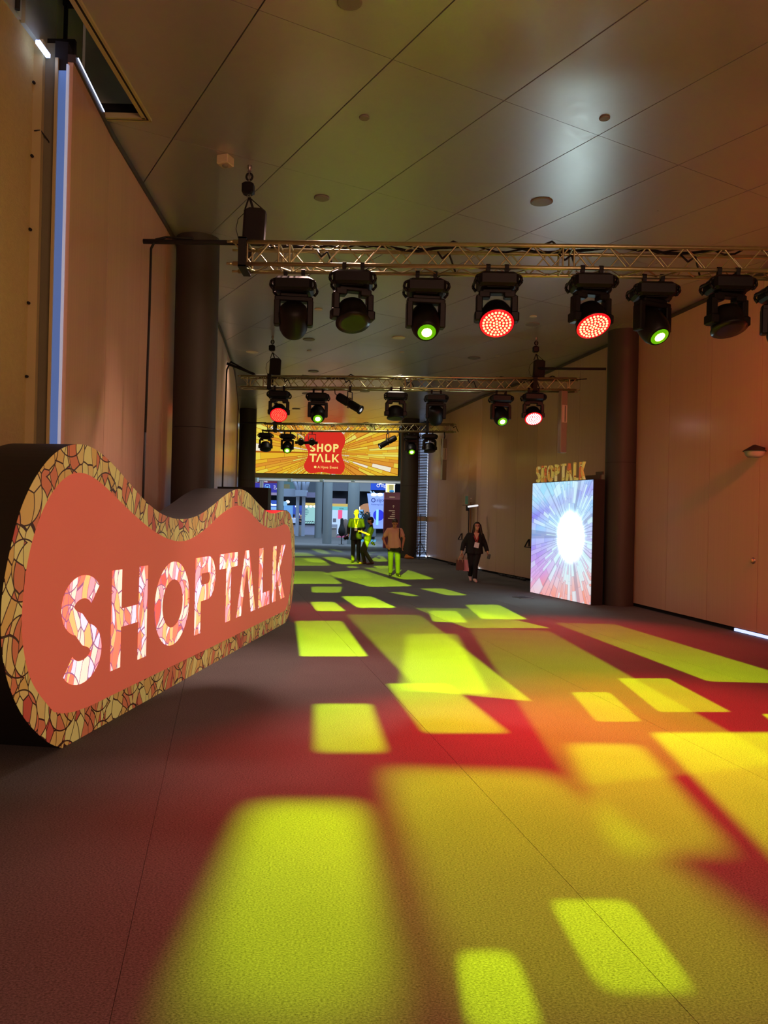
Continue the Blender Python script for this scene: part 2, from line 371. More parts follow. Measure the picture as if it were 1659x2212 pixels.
# ------------------------------------------------------------------ walls
def walk(pts, step, start=0.):
    segs = [(Vector((*a, 0)), Vector((*b, 0))) for a, b in zip(pts, pts[1:])]; tot = sum((b-a).length for a, b in segs)
    def pos(s):
        for a, b in segs:
            l = (b-a).length
            if s <= l+1e-9: return a+(b-a)*(s/l)
            s -= l
        return segs[-1][1]
    ss = [0]; s = start if start > 0 else step
    while s < tot: ss.append(s); s += step
    ss.append(tot); return [(pos(a), pos(b)) for a, b in zip(ss, ss[1:])]
def wall(name, pts, side, step, start, top=CEIL, z0=.07):
    w = empty(name, kind='structure'); out = MB()
    for a, b in walk(pts, step, start):
        if (b-a).length < .05: continue
        d = (b-a).normalized(); n = Vector((d.y, -d.x, 0))*side
        p = [a+d*.005, b-d*.005, b-d*.005+n*.05, a+d*.005+n*.05]
        MB().prism([(q.x, q.y) for q in p], z0, top-.07, lambda u, v, dd: (u, v, dd)).build('wall_panel', WALLM, w)
    for a, b in zip(pts, pts[1:]):
        a = Vector((*a, 0)); b = Vector((*b, 0)); d = (b-a).normalized(); n = Vector((d.y, -d.x, 0))*side
        p = [a+n*.045, b+n*.045, b+n*.15, a+n*.15]; out.prism([(q.x, q.y) for q in p], 0, top+.1, lambda u, v, dd: (u, v, dd))
    out.build('wall_core', DARK, w)
    tr = MB()
    for a, b in zip(pts, pts[1:]):
        a = Vector((*a, 0)); b = Vector((*b, 0)); d = (b-a).normalized(); n = Vector((d.y, -d.x, 0))*side
        p = [a-n*.02, b-n*.02, b+n*.05, a+n*.05]; tr.prism([(q.x, q.y) for q in p], top-.07, top-.005, lambda u, v, dd: (u, v, dd))
    tr.build('ceiling_trim', mat('trim_dark', (62, 50, 42), .5), w)
    return w
RW = [(7.4, -4.5), (6.95, 4.0), (6.30, 8.5), (5.78, 11.59), (5.09, 15.6), (4.04, 21.28), (3.11, 24.6), (1.75, 31.6)]
LW = [(-2.73, 6.58), (-2.88, 7.98), (-3.06, 11.05), (-3.53, 16.22), (-4.19, 21.28), (-5.55, 29.1), (-6.4, 34.6)]
wr = wall('wall_right', RW, 1, 1.32, .62)
wl = wall('wall_left', LW, -1, 1.30, 1.30)
# plaster stretch and jamb in front of the sliding panels
wp = empty('wall_near_left', kind='structure')
MB().box((-3.15, .95, 3.3), (.2, 11.2, 6.7)).build('plaster_wall', PLASTER, wp)
jx = lambda px: aty(px, 600, 6.57).x
def jamb(name, x0, x1, y, d, zt, m): MB().box(((jx(x0)+jx(x1))/2, y+d/2, zt/2), (jx(x1)-jx(x0), d, zt)).build(name, m, wp)
MB().tube((-2.705, 6.62, 5.587), (-2.80, 7.5, 5.587), .006, 6).build('light_line', mat('leak_white', (220, 230, 255), .4, em=(200, 215, 255), es=2.2), wp)
jamb('metal_strip', 59, 84, 6.545, .05, 5.70, BEIGE); jamb('recess_back', 83, 112, 6.60, .05, 5.70, mat('recess_olive', (104, 100, 74), .8, var=.1))
jamb('edge_strip', 110, 116.5, 6.55, .06, 5.55, BEIGE); jamb('light_gap', 116.5, 134, 6.565, .02, 5.45, mat('daylight_gap', (90, 120, 170), .4, em=(92, 134, 214), es=.42)); jamb('glass_edge', 134, 138, 6.555, .03, 5.5, mat('pale_edge', (190, 200, 215), .3, em=(170, 190, 225), es=.45))
MB().box((-3.09, 6.72, 2.9), (.64, .04, 5.8)).build('jamb_core', DARK, wp)
for z in (1.6+k*.62 for k in range(7)):
    MB().lathe([(.006, 0), (.012, .01), (.012, .03), (.004, .035)], (-3.035, 6.545, z), 8, Matrix.Rotation(PI/2, 4, 'X')).build('bolt', DARK, wp)
MB().box((-2.93, 6.45, 5.56), (.035, .20, .03)).build('strip_lamp', mat('slot_lamp', (220, 225, 255), .4, em=(170, 190, 255), es=9), wp)
cb = MB(); cb.poly([(-3.03, 6.54, 4.92), (-2.98, 6.55, 4.93), (-2.93, 6.6, 4.86), (-2.91, 6.66, 4.70)], .006); cb.lathe([(.03, 0), (.05, .05), (.02, .09)], (-2.92, 6.65, 4.62), 10); cb.build('loose_cable', BLACKM, wp)

# bottom light slit, knob, doors on the right wall
def onwall(x, y, pts=RW, off=0.):
    d = ray(x, y)
    for a, b in zip(pts, pts[1:]):
        n = (-(b[1]-a[1]), b[0]-a[0]); t = (n[0]*a[0]+n[1]*a[1])/(n[0]*d[0]+n[1]*d[1]); P = Vector((d[0]*t, d[1]*t, CAMH+d[2]*t))
        if min(a[1], b[1])-1e-6 <= P.y <= max(a[1], b[1])+1e-6 and t > 0:
            nn = Vector((-(b[1]-a[1]), b[0]-a[0], 0)).normalized(); nn = nn if nn.x < 0 else -nn
            return P+nn*off, nn
a, n = onwall(1587, 1362, off=.01); b, _ = onwall(1659, 1380, off=.01); b = b+(b-a)*1.2
s = MB(); a.z = b.z = 0
s.prism([(a.x, a.y), (b.x, b.y), (b.x-n.x*.03, b.y-n.y*.03), (a.x-n.x*.03, a.y-n.y*.03)], .012, .055, lambda u, v, d: (u, v, d)); s.build('light_slit', mat('slit_glow', (200, 215, 255), .4, em=(175, 195, 255), es=1.6), wr)
P, n = onwall(1628, 1211); M = n.to_track_quat('Z', 'Y').to_matrix().to_4x4()
t = empty('wall_stop', P, 0, 'small round metal knob on the reddish right wall', 'knob'); MB().lathe([(.045, -.005), (.05, .01), (.035, .02)], n=16, M=M).build('plate', STEEL, t); MB().lathe([(.028, .015), (.03, .035), (.015, .045)], n=14, M=M).build('cap', BEIGE, t)
def wall_door(name, xa, xb, ya, ztop=2.1, hx=None):
    a, n = onwall(xa, ya); b, _ = onwall(xb, ya); a.z = b.z = 0; d = (b-a).normalized(); t = empty(name, kind='structure')
    mb = MB()
    q = [a+n*.001, b+n*.001, b+n*.014, a+n*.014]
    mb.prism([(p.x, p.y) for p in q], 0.08, ztop, lambda u, v, dd: (u, v, dd)); mb.build('door_leaf', WALLM, t)
    e = MB(); w = .02
    for (p0, p1, z0, z1) in ((a-d*w, a, .06, ztop+w), (b, b+d*w, .06, ztop+w), (a, b, ztop, ztop+w)):
        q = [p0+n*.001, p1+n*.001, p1+n*.006, p0+n*.006]; e.prism([(p.x, p.y) for p in q], z0, z1, lambda u, v, dd: (u, v, dd))
    e.build('door_gap', DARK, t)
    h = b if hx == 'b' else a; hd = -d if hx == 'b' else d
    hb = MB(); c = h+hd*.07+n*.02+Vector((0, 0, 1.05)); hb.box(c, (.05, .05, .2)); hb.tube(c+n*.03+Vector((0, 0, .08)), c+n*.14+Vector((0, 0, -.12)), .018); hb.tube(c+n*.14+Vector((0, 0, -.12)), c+n*.03+hd*.4+Vector((0, 0, -.12)), .012)
    hb.build('door_handle', BLACKM, t); return t
wall_door('door_1', 999, 1015, 1120); wall_door('door_2', 1017, 1032, 1120, hx='b'); wall_door('door_3', 1144, 1175, 1120)
P, n = onwall(1018, 1081); t = empty('exit_sign', P, math.atan2(n.y, n.x), 'small green exit plate sticking out of the wall above the doors', 'exit sign')
MB().box((.16, 0, 0), (.10, .012, .27)).build('plate', mat('exit_green', (70, 130, 110), .3, em=(70, 140, 115), es=.12), t); MB().box((.01, 0, .06), (.04, .03, .04)).build('bracket', STEEL, t)
P, n = onwall(1652, 976, off=.0); t = empty('wall_lamp', P, math.atan2(n.y, n.x), 'dark topped glass wall lamp cut by the right edge of the photo', 'wall lamp')
MB().lathe([(.02, .10), (.15, .02), (.17, 0)], (.17, 0, 0), 24).build('shade', BLACKM, t); MB().lathe([(.15, 0), (.13, -.06), (.10, -.09), (.02, -.10)], (.17, 0, 0), 24).build('glass', mat('lamp_glass', (150, 155, 145), .2, spec=.8), t); MB().tube((0, 0, .05), (.17, 0, .09), .015).build('arm', BLACKM, t)

# ------------------------------------------------------------------ columns
def column(loc, r, lab, z=CEIL, seam=2.9, m=None, name='column'):
    t = empty(name, (loc[0], loc[1], 0), 0, lab, 'column')
    MB().lathe([(r, 0), (r, seam-.004)], n=48).build('lower_shaft', m or COLM, t)
    MB().lathe([(r-.006, seam-.004), (r-.006, seam+.004)], n=48).build('joint', DARK, t)
    MB().lathe([(r, seam+.004), (r, z-.001)], n=48).build('upper_shaft', m or COLM, t); return t
column((-2.73, 11.02), .30, 'dark round column at the left wall behind the big sign')
column((4.83, 15.86), .315, 'dark reddish round column at the right wall beside the lit screen')
column((-5.22, 29.3), .32, 'dark far column at the left end of the burst pattern screen')
p = fl(881, 1206); column((p.x, p.y+.3), .36, 'dark olive column at the right end of the burst pattern screen')

# ------------------------------------------------------------------ far window with slats
t = empty('window_1', kind='structure'); wx0, wx1, wy = 1.05, 1.82, 32.3
MB().box(((wx0+wx1)/2, wy+.12, 2.6), (wx1-wx0, .02, 5.2)).build('window_pane', mat('daylight_pane', (140, 165, 200), .3, em=(165, 190, 230), es=1.0), t)
SLM = mat('slat_metal', (165, 165, 165), .4, .3)
sm = MB().box((0, 0, 0), (wx1-wx0, .05, .030), Matrix.Rotation(math.radians(35), 4, 'X')).mesh('slat', SLM)
for k in range(76):
    o = link('slat', sm, t); o.location = ((wx0+wx1)/2, wy, .12+k*.066)
f = MB(); f.box((wx0+.38, wy-.03, 2.6), (.03, .03, 5.1)); f.box((wx1+.05, wy-.02, 2.6), (.1, .1, 5.2)); f.build('window_frame', GREYP, t)
dot = MB()
for k in range(70): dot.box((wx1-.03, wy-.035, .3+k*.066), (.05, .01, .032))
dot.build('light_gap', mat('gap_white', (255, 255, 255), .4, em=(235, 240, 255), es=1.6), t)['kind'] = 'stuff'
p = aty(909, 1121, 31.9); tag(MB().box(p, (.58, .12, .20), bev=.02).build('wall_box', mat('pale_box', (206, 204, 170), .5)), 'pale cream box across the slatted window behind a tripod stand', 'box')
MB().box((1.75, 32.75, 2.8), (1.3, .1, 5.6)).build('wall_end', mat('end_wall', (90, 90, 80), .7), None)['kind'] = 'structure'

# ------------------------------------------------------------------ pattern shaders
def ramp(nt, fac, stops, const=True):
    r = nt.nodes.new('ShaderNodeValToRGB'); cr = r.color_ramp; cr.interpolation = 'CONSTANT' if const else 'LINEAR'
    while len(cr.elements) > 1: cr.elements.remove(cr.elements[-1])
    cr.elements[0].position = stops[0][0]; cr.elements[0].color = (*lin(stops[0][1]), 1)
    for p, c in stops[1:]: e = cr.elements.new(p); e.color = (*lin(c), 1)
    nt.links.new(fac, r.inputs[0]); return r.outputs[0]
def M_(nt, op, a, b=None, c=None):
    n = nt.nodes.new('ShaderNodeMath'); n.operation = op
    for k, v in enumerate((a, b, c)):
        if v is None: continue
        if isinstance(v, (int, float)): n.inputs[k].default_value = v
        else: nt.links.new(v, n.inputs[k])
    return n.outputs[0]
def mixc(nt, f, a, b):
    n = nt.nodes.new('ShaderNodeMix'); n.data_type = 'RGBA'
    if isinstance(f, (int, float)): n.inputs['Factor'].default_value = f
    else: nt.links.new(f, n.inputs['Factor'])
    for k, v in ((6, a), (7, b)):
        if isinstance(v, tuple): n.inputs[k].default_value = (*v, 1)
        else: nt.links.new(v, n.inputs[k])
    return n.outputs[2]
def mosaic(name, stops, line, sc=(1, 1), em=0., lw=.05, base_em=0., period=.62):
    m, nt, b = new_mat(name); N = nt.nodes; L = nt.links
    tc = N.new('ShaderNodeTexCoord'); sp = N.new('ShaderNodeSeparateXYZ'); L.new(tc.outputs['Object'], sp.inputs[0])
    x, z = sp.outputs[0], sp.outputs[2]
    # gently sheared, tall shards
    nz = N.new('ShaderNodeTexNoise'); nz.inputs['Scale'].default_value = 2.2; nz.inputs['Detail'].default_value = 0; L.new(tc.outputs['Object'], nz.inputs['Vector'])
    wob = M_(nt, 'SUBTRACT', nz.outputs['Fac'], .5)
    u = M_(nt, 'ADD', M_(nt, 'MULTIPLY', x, 10.5*sc[0]), M_(nt, 'MULTIPLY', wob, 3.0)); u = M_(nt, 'ADD', u, M_(nt, 'MULTIPLY', z, -1.1))
    v = M_(nt, 'ADD', M_(nt, 'MULTIPLY', z, 4.4*sc[1]), M_(nt, 'MULTIPLY', wob, 1.6))
    cb = N.new('ShaderNodeCombineXYZ'); L.new(u, cb.inputs[0]); L.new(v, cb.inputs[1])
    def vor(feat):
        n = N.new('ShaderNodeTexVoronoi'); n.voronoi_dimensions = '2D'; n.feature = feat; n.inputs['Scale'].default_value = 1; n.inputs['Randomness'].default_value = 1
        L.new(cb.outputs[0], n.inputs['Vector']); return n
    e = vor('DISTANCE_TO_EDGE'); c = vor('F1')
    line1 = M_(nt, 'LESS_THAN', e.outputs['Distance'], lw)
    ring = None; ids = None
    for (px, pz, ox, oz, rr) in ((period, period*.72, 0., .1, .40), (period*.9, period*.8, .3, .33, .33)):
        fx = M_(nt, 'SUBTRACT', M_(nt, 'FRACT', M_(nt, 'DIVIDE', M_(nt, 'ADD', x, ox+10), px)), .5)
        fz = M_(nt, 'SUBTRACT', M_(nt, 'FRACT', M_(nt, 'DIVIDE', M_(nt, 'ADD', z, oz+10), pz)), .5)
        r = M_(nt, 'SQRT', M_(nt, 'ADD', M_(nt, 'POWER', M_(nt, 'MULTIPLY', fx, px), 2), M_(nt, 'POWER', M_(nt, 'MULTIPLY', fz, pz), 2)))
        hit = M_(nt, 'LESS_THAN', M_(nt, 'ABSOLUTE', M_(nt, 'SUBTRACT', r, rr*period)), .0052)
        ins = M_(nt, 'LESS_THAN', r, rr*period)
        ring = hit if ring is None else M_(nt, 'MAXIMUM', ring, hit); ids = ins if ids is None else M_(nt, 'ADD', ids, M_(nt, 'MULTIPLY', ins, 2))
    wn = N.new('ShaderNodeTexWhiteNoise'); wn.noise_dimensions = '4D'; L.new(c.outputs['Color'], wn.inputs['Vector']); L.new(ids, wn.inputs['W'])
    colr = ramp(nt, wn.outputs['Value'], stops)
    ln = M_(nt, 'MAXIMUM', line1, ring)
    out = mixc(nt, ln, colr, lin(line)); L.new(out, b.inputs['Base Color']); b.inputs['Roughness'].default_value = .55
    if em or base_em: L.new(out, b.inputs['Emission Color']); b.inputs['Emission Strength'].default_value = em or base_em
    return m
BORDER = mosaic('mosaic_print', [(0, (200, 184, 104)), (.34, (192, 152, 76)), (.58, (188, 106, 66)), (.76, (196, 166, 92)), (.93, (176, 74, 54))], (54, 24, 16), lw=.035, base_em=.30)
LETTER = mosaic('mosaic_backlit', [(0, (250, 226, 205)), (.22, (255, 190, 120)), (.42, (250, 128, 100)), (.58, (240, 222, 250)), (.72, (245, 160, 172)), (.84, (244, 96, 84)), (.93, (255, 240, 225))], (150, 92, 130), em=1.12, lw=.04)
TOTEML = mosaic('mosaic_small', [(0, (214, 196, 96)), (.35, (214, 166, 76)), (.6, (206, 112, 62)), (.75, (220, 208, 130))], (150, 90, 40), sc=(.8, .7), lw=.015, base_em=.28, period=.9)  # letters hold no lamp; faint glow added for brightness

def burst(name, cx, cz, N1, stops, line, strength, ring=.9, lw=.010, tint=None):
    """screen picture: rays out of (cx, cz) cut in blocks"""
    m, nt, b = new_mat(name); N = nt.nodes; L = nt.links
    tc = N.new('ShaderNodeTexCoord'); sp = N.new('ShaderNodeSeparateXYZ'); L.new(tc.outputs['Object'], sp.inputs[0])
    x = M_(nt, 'SUBTRACT', sp.outputs[0], cx); z = M_(nt, 'SUBTRACT', sp.outputs[2], cz)
    th = M_(nt, 'ARCTAN2', z, x); r = M_(nt, 'SQRT', M_(nt, 'ADD', M_(nt, 'MULTIPLY', x, x), M_(nt, 'MULTIPLY', z, z)))
    a = M_(nt, 'MULTIPLY', M_(nt, 'ADD', th, PI), N1/(2*PI))
    a = M_(nt, 'ADD', a, M_(nt, 'MULTIPLY', M_(nt, 'SINE', M_(nt, 'MULTIPLY', th, 7.)), .9)); a = M_(nt, 'ADD', a, M_(nt, 'MULTIPLY', M_(nt, 'SINE', M_(nt, 'MULTIPLY', th, 17.)), .35))
    i = M_(nt, 'FLOOR', a); fa = M_(nt, 'FRACT', a)
    w1 = N.new('ShaderNodeTexWhiteNoise'); w1.noise_dimensions = '1D'; L.new(i, w1.inputs['W'])
    rr = M_(nt, 'ADD', M_(nt, 'DIVIDE', r, M_(nt, 'ADD', ring*.6, M_(nt, 'MULTIPLY', w1.outputs['Value'], ring))), M_(nt, 'MULTIPLY', w1.outputs['Value'], 7.3))
    j = M_(nt, 'FLOOR', rr); fr_ = M_(nt, 'FRACT', rr)
    w2 = N.new('ShaderNodeTexWhiteNoise'); w2.noise_dimensions = '2D'; cb = N.new('ShaderNodeCombineXYZ'); L.new(i, cb.inputs[0]); L.new(j, cb.inputs[1]); L.new(cb.outputs[0], w2.inputs['Vector'])
    d1 = M_(nt, 'MULTIPLY', M_(nt, 'MINIMUM', fa, M_(nt, 'SUBTRACT', 1., fa)), M_(nt, 'MULTIPLY', r, 2*PI/N1)); d2 = M_(nt, 'MULTIPLY', fr_, ring)
    ln = M_(nt, 'LESS_THAN', M_(nt, 'MINIMUM', d1, d2), lw)
    return m, nt, b, x, z, th, r, w2.outputs['Value'], ln
m, nt, b, x, z, th, r, rnd, ln = burst('burst_screen', 0, .95, 104, None, None, 1)
cc = ramp(nt, rnd, [(0, (236, 186, 44)), (.28, (226, 150, 48)), (.5, (238, 214, 74)), (.68, (230, 168, 50)), (.85, (236, 226, 104)), (.95, (246, 238, 214))])
out = mixc(nt, ln, cc, lin((176, 96, 20))); nt.links.new(out, b.inputs['Emission Color']); b.inputs['Emission Strength'].default_value = 1.0; b.inputs['Base Color'].default_value = (.02, .02, .02, 1); b.inputs['Roughness'].default_value = .6
BURST = m
m, nt, b, x, z, th, r, rnd, ln = burst('led_picture', 1.72, 1.36, 76, None, None, 1, ring=.34, lw=.009)
# colour by direction: lavender to the left, cyan above, pink and orange below
dirx = M_(nt, 'DIVIDE', x, M_(nt, 'ADD', r, .05)); dirz = M_(nt, 'DIVIDE', z, M_(nt, 'ADD', r, .05))
t1 = ramp(nt, M_(nt, 'ADD', M_(nt, 'MULTIPLY', M_(nt, 'ADD', z, M_(nt, 'MULTIPLY', x, -.25)), .42), .52), [(0, (246, 128, 84)), (.14, (240, 140, 130)), (.3, (205, 130, 215)), (.55, (150, 120, 235)), (.72, (130, 190, 250)), (.86, (125, 110, 235)), (1., (150, 215, 245))], False)
t1 = mixc(nt, M_(nt, 'MULTIPLY', rnd, .5), t1, lin((225, 225, 255)))
soft = M_(nt, 'POWER', 2.718, M_(nt, 'MULTIPLY', M_(nt, 'POWER', M_(nt, 'DIVIDE', r, 1.05), 2.), -1.))
t1 = mixc(nt, M_(nt, 'MULTIPLY', soft, .85), t1, lin((205, 245, 255)))
t1 = mixc(nt, M_(nt, 'MULTIPLY', ln, .40), t1, lin((90, 90, 130)))
gl = M_(nt, 'POWER', 2.718, M_(nt, 'MULTIPLY', M_(nt, 'POWER', M_(nt, 'DIVIDE', r, .40), 4.0), -1.))
white = lin((215, 255, 255))
rays = M_(nt, 'MULTIPLY', M_(nt, 'GREATER_THAN', rnd, .72), M_(nt, 'POWER', 2.718, M_(nt, 'MULTIPLY', M_(nt, 'POWER', M_(nt, 'DIVIDE', r, 1.5), 2.), -1.)))
f = M_(nt, 'MINIMUM', 1., M_(nt, 'ADD', M_(nt, 'MULTIPLY', gl, 1.), M_(nt, 'MULTIPLY', rays, .75)))
out = mixc(nt, f, t1, white)
st = M_(nt, 'ADD', 1.15, M_(nt, 'MULTIPLY', gl, 30.0)); nt.links.new(out, b.inputs['Emission Color']); nt.links.new(st, b.inputs['Emission Strength']); b.inputs['Base Color'].default_value = (.02, .02, .02, 1)
LEDPIC = m

# ------------------------------------------------------------------ lettering
def strip(pts, w):      # centre line to one quad strip outline
    L_, R_ = [], []
    for k, p in enumerate(pts):
        a = Vector(pts[max(k-1, 0)]); b = Vector(pts[min(k+1, len(pts)-1)]); d = (b-a).normalized(); n = Vector((-d.y, d.x)); p = Vector(p)
        L_.append(p+n*w/2); R_.append(p-n*w/2)
    return [(tuple(L_[k]), tuple(L_[k+1]), tuple(R_[k+1]), tuple(R_[k])) for k in range(len(pts)-1)]
def arc(cx, cy, rx, ry, a0, a1, n=14): return [(cx+rx*math.cos(math.radians(a0+(a1-a0)*k/n)), cy+ry*math.sin(math.radians(a0+(a1-a0)*k/n))) for k in range(n+1)]
def glyph(ch, w, h, t):
    r = lambda x0, y0, x1, y1: [((x0, y0), (x1, y0), (x1, y1), (x0, y1))]
    if ch == 'H': return r(0, 0, t, h)+r(w-t, 0, w, h)+r(t, h*.41, w-t, h*.41+t*.88)
    if ch == 'T': return r((w-t)/2, 0, (w+t)/2, h-t)+r(0, h-t, w, h)
    if ch == 'L': return r(0, 0, t, h)+r(t, 0, w, t)
    if ch == 'V': c = w/2; return [((0, 0), (t*1.02, 0), (c+t*.12, h*.86), (c+t*.45, h), (c-t*.45, h)), ((w, 0), (w-t*1.02, 0), (c-t*.02, h*.80), (c-t*.1, h), (c+t*.45, h))]
    if ch == 'K': return r(0, 0, t, h)+[((t, h*.42), (w-t*1.15, h), (w, h), (t, h*.24+t*.2)), ((w-t*1.1, 0), (w+t*.1, 0), (t*1.9, h*.58), (t*1.25, h*.46))]
    if ch == 'O': return strip(arc(w/2, h/2, w/2-t/2, h/2-t/2, 0, 360, 40), t)
    if ch == 'P':
        rb = h*.29; return r(0, 0, t, h)+strip([(t, h-t/2), (w-rb, h-t/2)]+arc(w-rb, h-rb, rb-t/2, rb-t/2, 88, -88, 14)+[(w-rb, h-2*rb+t/2), (t, h-2*rb+t/2)], t)
    if ch == 'S':
        rx = w/2-t/2; q = h/4+t/8
        return strip(arc(w/2, h-q, rx*.97, q-t/2, 28, 205, 16)+arc(w/2, h-q, rx*.97, q-t/2, 215, 255, 4)[:]+arc(w/2, q, rx, q-t/2, 75, -35, 9)+arc(w/2, q, rx, q-t/2, -45, -152, 9), t)
def word(mb, s, spans, h, t, x0, z0, mp, depth=(0, .02)):
    for ch, (a, b) in zip(s, spans):
        for q in glyph(ch, b-a, h, t): mb.prism([(u+a+x0, v+z0) for u, v in q], depth[0], depth[1], mp)
SPANS = [(-.06, .56), (.72, 1.41), (1.58, 2.45), (2.62, 3.25), (3.40, 4.07), (4.07, 4.90), (5.06, 5.62), (5.78, 6.50)]
WORD = 'SHOPTVLK'
MP = lambda u, v, d: (u, d, v)
def font_text(name, s, size, loc, rz, m, parent=None, ext=.004, align='LEFT', world=True):
    c = bpy.data.curves.new(name, 'FONT'); c.body = s; c.size = size; c.extrude = ext; c.align_x = align; c.resolution_u = 3
    o = bpy.data.objects.new('tmp', c); COL.objects.link(o); dg = bpy.context.evaluated_depsgraph_get(); me = bpy.data.meshes.new_from_object(o.evaluated_get(dg))
    bpy.data.objects.remove(o, do_unlink=True); me.name = name; me.materials.clear(); me.materials.append(m)
    Mx = Matrix.Translation(Vector(loc)) @ Matrix.Rotation(rz, 4, 'Z') @ Matrix.Rotation(PI/2, 4, 'X')
    if parent and world: Mx = WM[parent.name].inverted() @ Mx
    me.transform(Mx); return link(name, me, parent)

# ------------------------------------------------------------------ the big sign on the left
SA, SB = fl(133, 1617), fl(617, 1345); sdir = (SB-SA).normalized(); srz = math.atan2(sdir.y, sdir.x)
OUT = [(0.01, 0), (-.16, .08), (-.31, .19), (-.47, .33), (-.59, .48), (-.69, .66), (-.74, .82), (-.76, 1.0), (-.755, 1.18), (-.72, 1.34), (-.66, 1.52), (-.6, 1.68), (-.51, 1.83), (-.38, 1.98), (-.21, 2.11), (-.03, 2.19), (.19, 2.225), (.42, 2.20), (.70, 2.105), (1.05, 1.94), (1.39, 1.79), (1.76, 1.68), (2.24, 1.64), (2.70, 1.685), (3.13, 1.80), (3.61, 1.95), (4.05, 2.03), (4.45, 2.00), (4.89, 1.87), (5.37, 1.745), (5.75, 1.71), (6.15, 1.75), (6.55, 1.775), (6.82, 1.72), (7.0, 1.58), (7.13, 1.34), (7.2, 1.0), (7.19, .66), (7.08, .34), (6.9, .12), (6.66, 0)]
INN = [(-.02, .21), (-.29, .44), (-.41, .57), (-.48, .71), (-.525, .86), (-.54, 1.02), (-.525, 1.18), (-.50, 1.33), (-.45, 1.49), (-.36, 1.67), (-.24, 1.82), (-.10, 1.93), (.04, 1.99), (.18, 2.01), (.34, 1.99), (.55, 1.925), (.84, 1.80), (1.16, 1.67), (1.42, 1.575), (1.64, 1.51), (1.94, 1.445), (2.26, 1.42), (2.59, 1.46), (3.02, 1.57), (3.36, 1.69), (3.71, 1.775), (4.03, 1.82), (4.37, 1.79), (4.68, 1.70), (5.10, 1.57), (5.56, 1.50), (6.0, 1.51), (6.40, 1.56), (6.66, 1.54), (6.84, 1.42), (6.95, 1.15), (6.98, .85), (6.94, .56), (6.80, .32), (6.6, .20), (3.07, .20), (1.1, .21)]
def smooth2(P, it=1):
    for _ in range(it):
        Q_ = []
        for k in range(len(P)):
            a = P[k]; b = P[(k+1) % len(P)]
            if math.hypot(b[0]-a[0], b[1]-a[1]) > 1.5: Q_ += [a, b]
            else: Q_ += [(a[0]*.75+b[0]*.25, a[1]*.75+b[1]*.25), (a[0]*.25+b[0]*.75, a[1]*.25+b[1]*.75)]
        P = Q_
    return P
OUT2, INN2 = smooth2(OUT, 2), smooth2(INN, 2)
sign = empty('display_sign', SA, srz, 'large wavy freestanding lightbox sign reading SHOPTALK with mosaic border', 'sign')
MB().prism(OUT2, .004, .50, MP).build('body', mat('sign_side', (14, 13, 13), .55), sign, label='black deep side of the sign')
MB().prism(OUT2, 0, .004, MP).build('border', BORDER, sign, label='yellow and orange stained glass border')
m, nt, b = new_mat('coral_fabric'); b.inputs['Base Color'].default_value = (*lin((150, 66, 46)), 1); b.inputs['Roughness'].default_value = .7
b.inputs['Emission Color'].default_value = (*lin((204, 92, 66)), 1); b.inputs['Emission Strength'].default_value = .62
MB().prism(INN2, -.003, 0, MP).build('face', m, sign, label='plain coral face')
for k, ch in enumerate(WORD):
    mb = MB(); word(mb, ch, [SPANS[k]], .82, .175 if ch not in 'KVL' else .19, 0, .415, MP, (-.006, -.003)); mb.build('letter', LETTER, sign, label='glowing letter '+('A without crossbar' if ch == 'V' else ch)+' in pale mosaic')

# dark boxes behind the sign's far end
p = aty(571, 1054, 13.3); tag(MB().box((-2.40, 13.3, p.z/2), (.86, .35, p.z)).build('black_panel', BLACKM), 'tall black panel standing behind the far end of the wavy sign', 'panel')
tag(MB().box((-2.03, 13.9, .885), (.55, .3, 1.78)).build('dark_red_panel', mat('dark_red', (40, 8, 10), .7)), 'low dark red panel behind the far tip of the wavy sign', 'panel')

# ------------------------------------------------------------------ lit screen totem on the right
LA, LB = fl(1145, 1280), fl(1274, 1308); ld = (LB-LA).normalized(); lrz = math.atan2(ld.y, ld.x); LW_ = (LB-LA).length; LH = 2.55
tot = empty('screen_totem', LA, lrz, 'freestanding glowing screen with burst picture in black housing by right column', 'display screen')
MB().box((LW_/2, .16, LH/2), (LW_, .26, LH)).build('housing', mat('totem_black', (26, 22, 22), .5), tot)
MB().box((LW_/2, .012, LH/2), (LW_-.03, .03, LH-.03)).build('screen', LEDPIC, tot, label='bright burst picture')
for k, ch in enumerate(WORD):
    sc_ = .86/3.2; a_, b_ = [((v+.06)*sc_*1.18+.14) for v in SPANS[k]]
    mb = MB(); word(mb, ch, [(a_+.008, b_-.030)], .37, .046, 0, 0, MP, (0, .045))
    o = mb.build('standing_letter', TOTEML, None); o.location = LA+ld*0+Vector((0, 0, LH+.001)); o.rotation_euler = (0, 0, lrz)
    nm = 'A without crossbar' if ch == 'V' else ch
    tag(o, 'yellow mosaic letter %s standing on top of the glowing screen' % nm, 'letter', 'letters standing on the screen totem')
bk = MB(); bk.box((LW_-.35, .24, LH+.05), (.55, .03, .10)); bk.box((LW_-.12, .24, LH+.13), (.25, .03, .06)); o = bk.build('rear_dark_blocks', mat('brown_back', (74, 62, 52), .7)); o.location = LA; o.rotation_euler = (0, 0, lrz)  # low dark blocks standing on the rear edge of the totem top
tag(o, 'low dark blocks on the rear edge of the screen totem', 'letter row')
p = fl(1130, 1291); t = empty('floor_box', (p.x, p.y, 0), lrz+.1, 'dark floor outlet cover in front of the glowing screen', 'floor box')
MB().box((0, 0, .004), (.34, .34, .008)).build('frame', STEEL, t); MB().box((0, 0, .006), (.29, .29, .008)).build('lid', BLACKM, t)

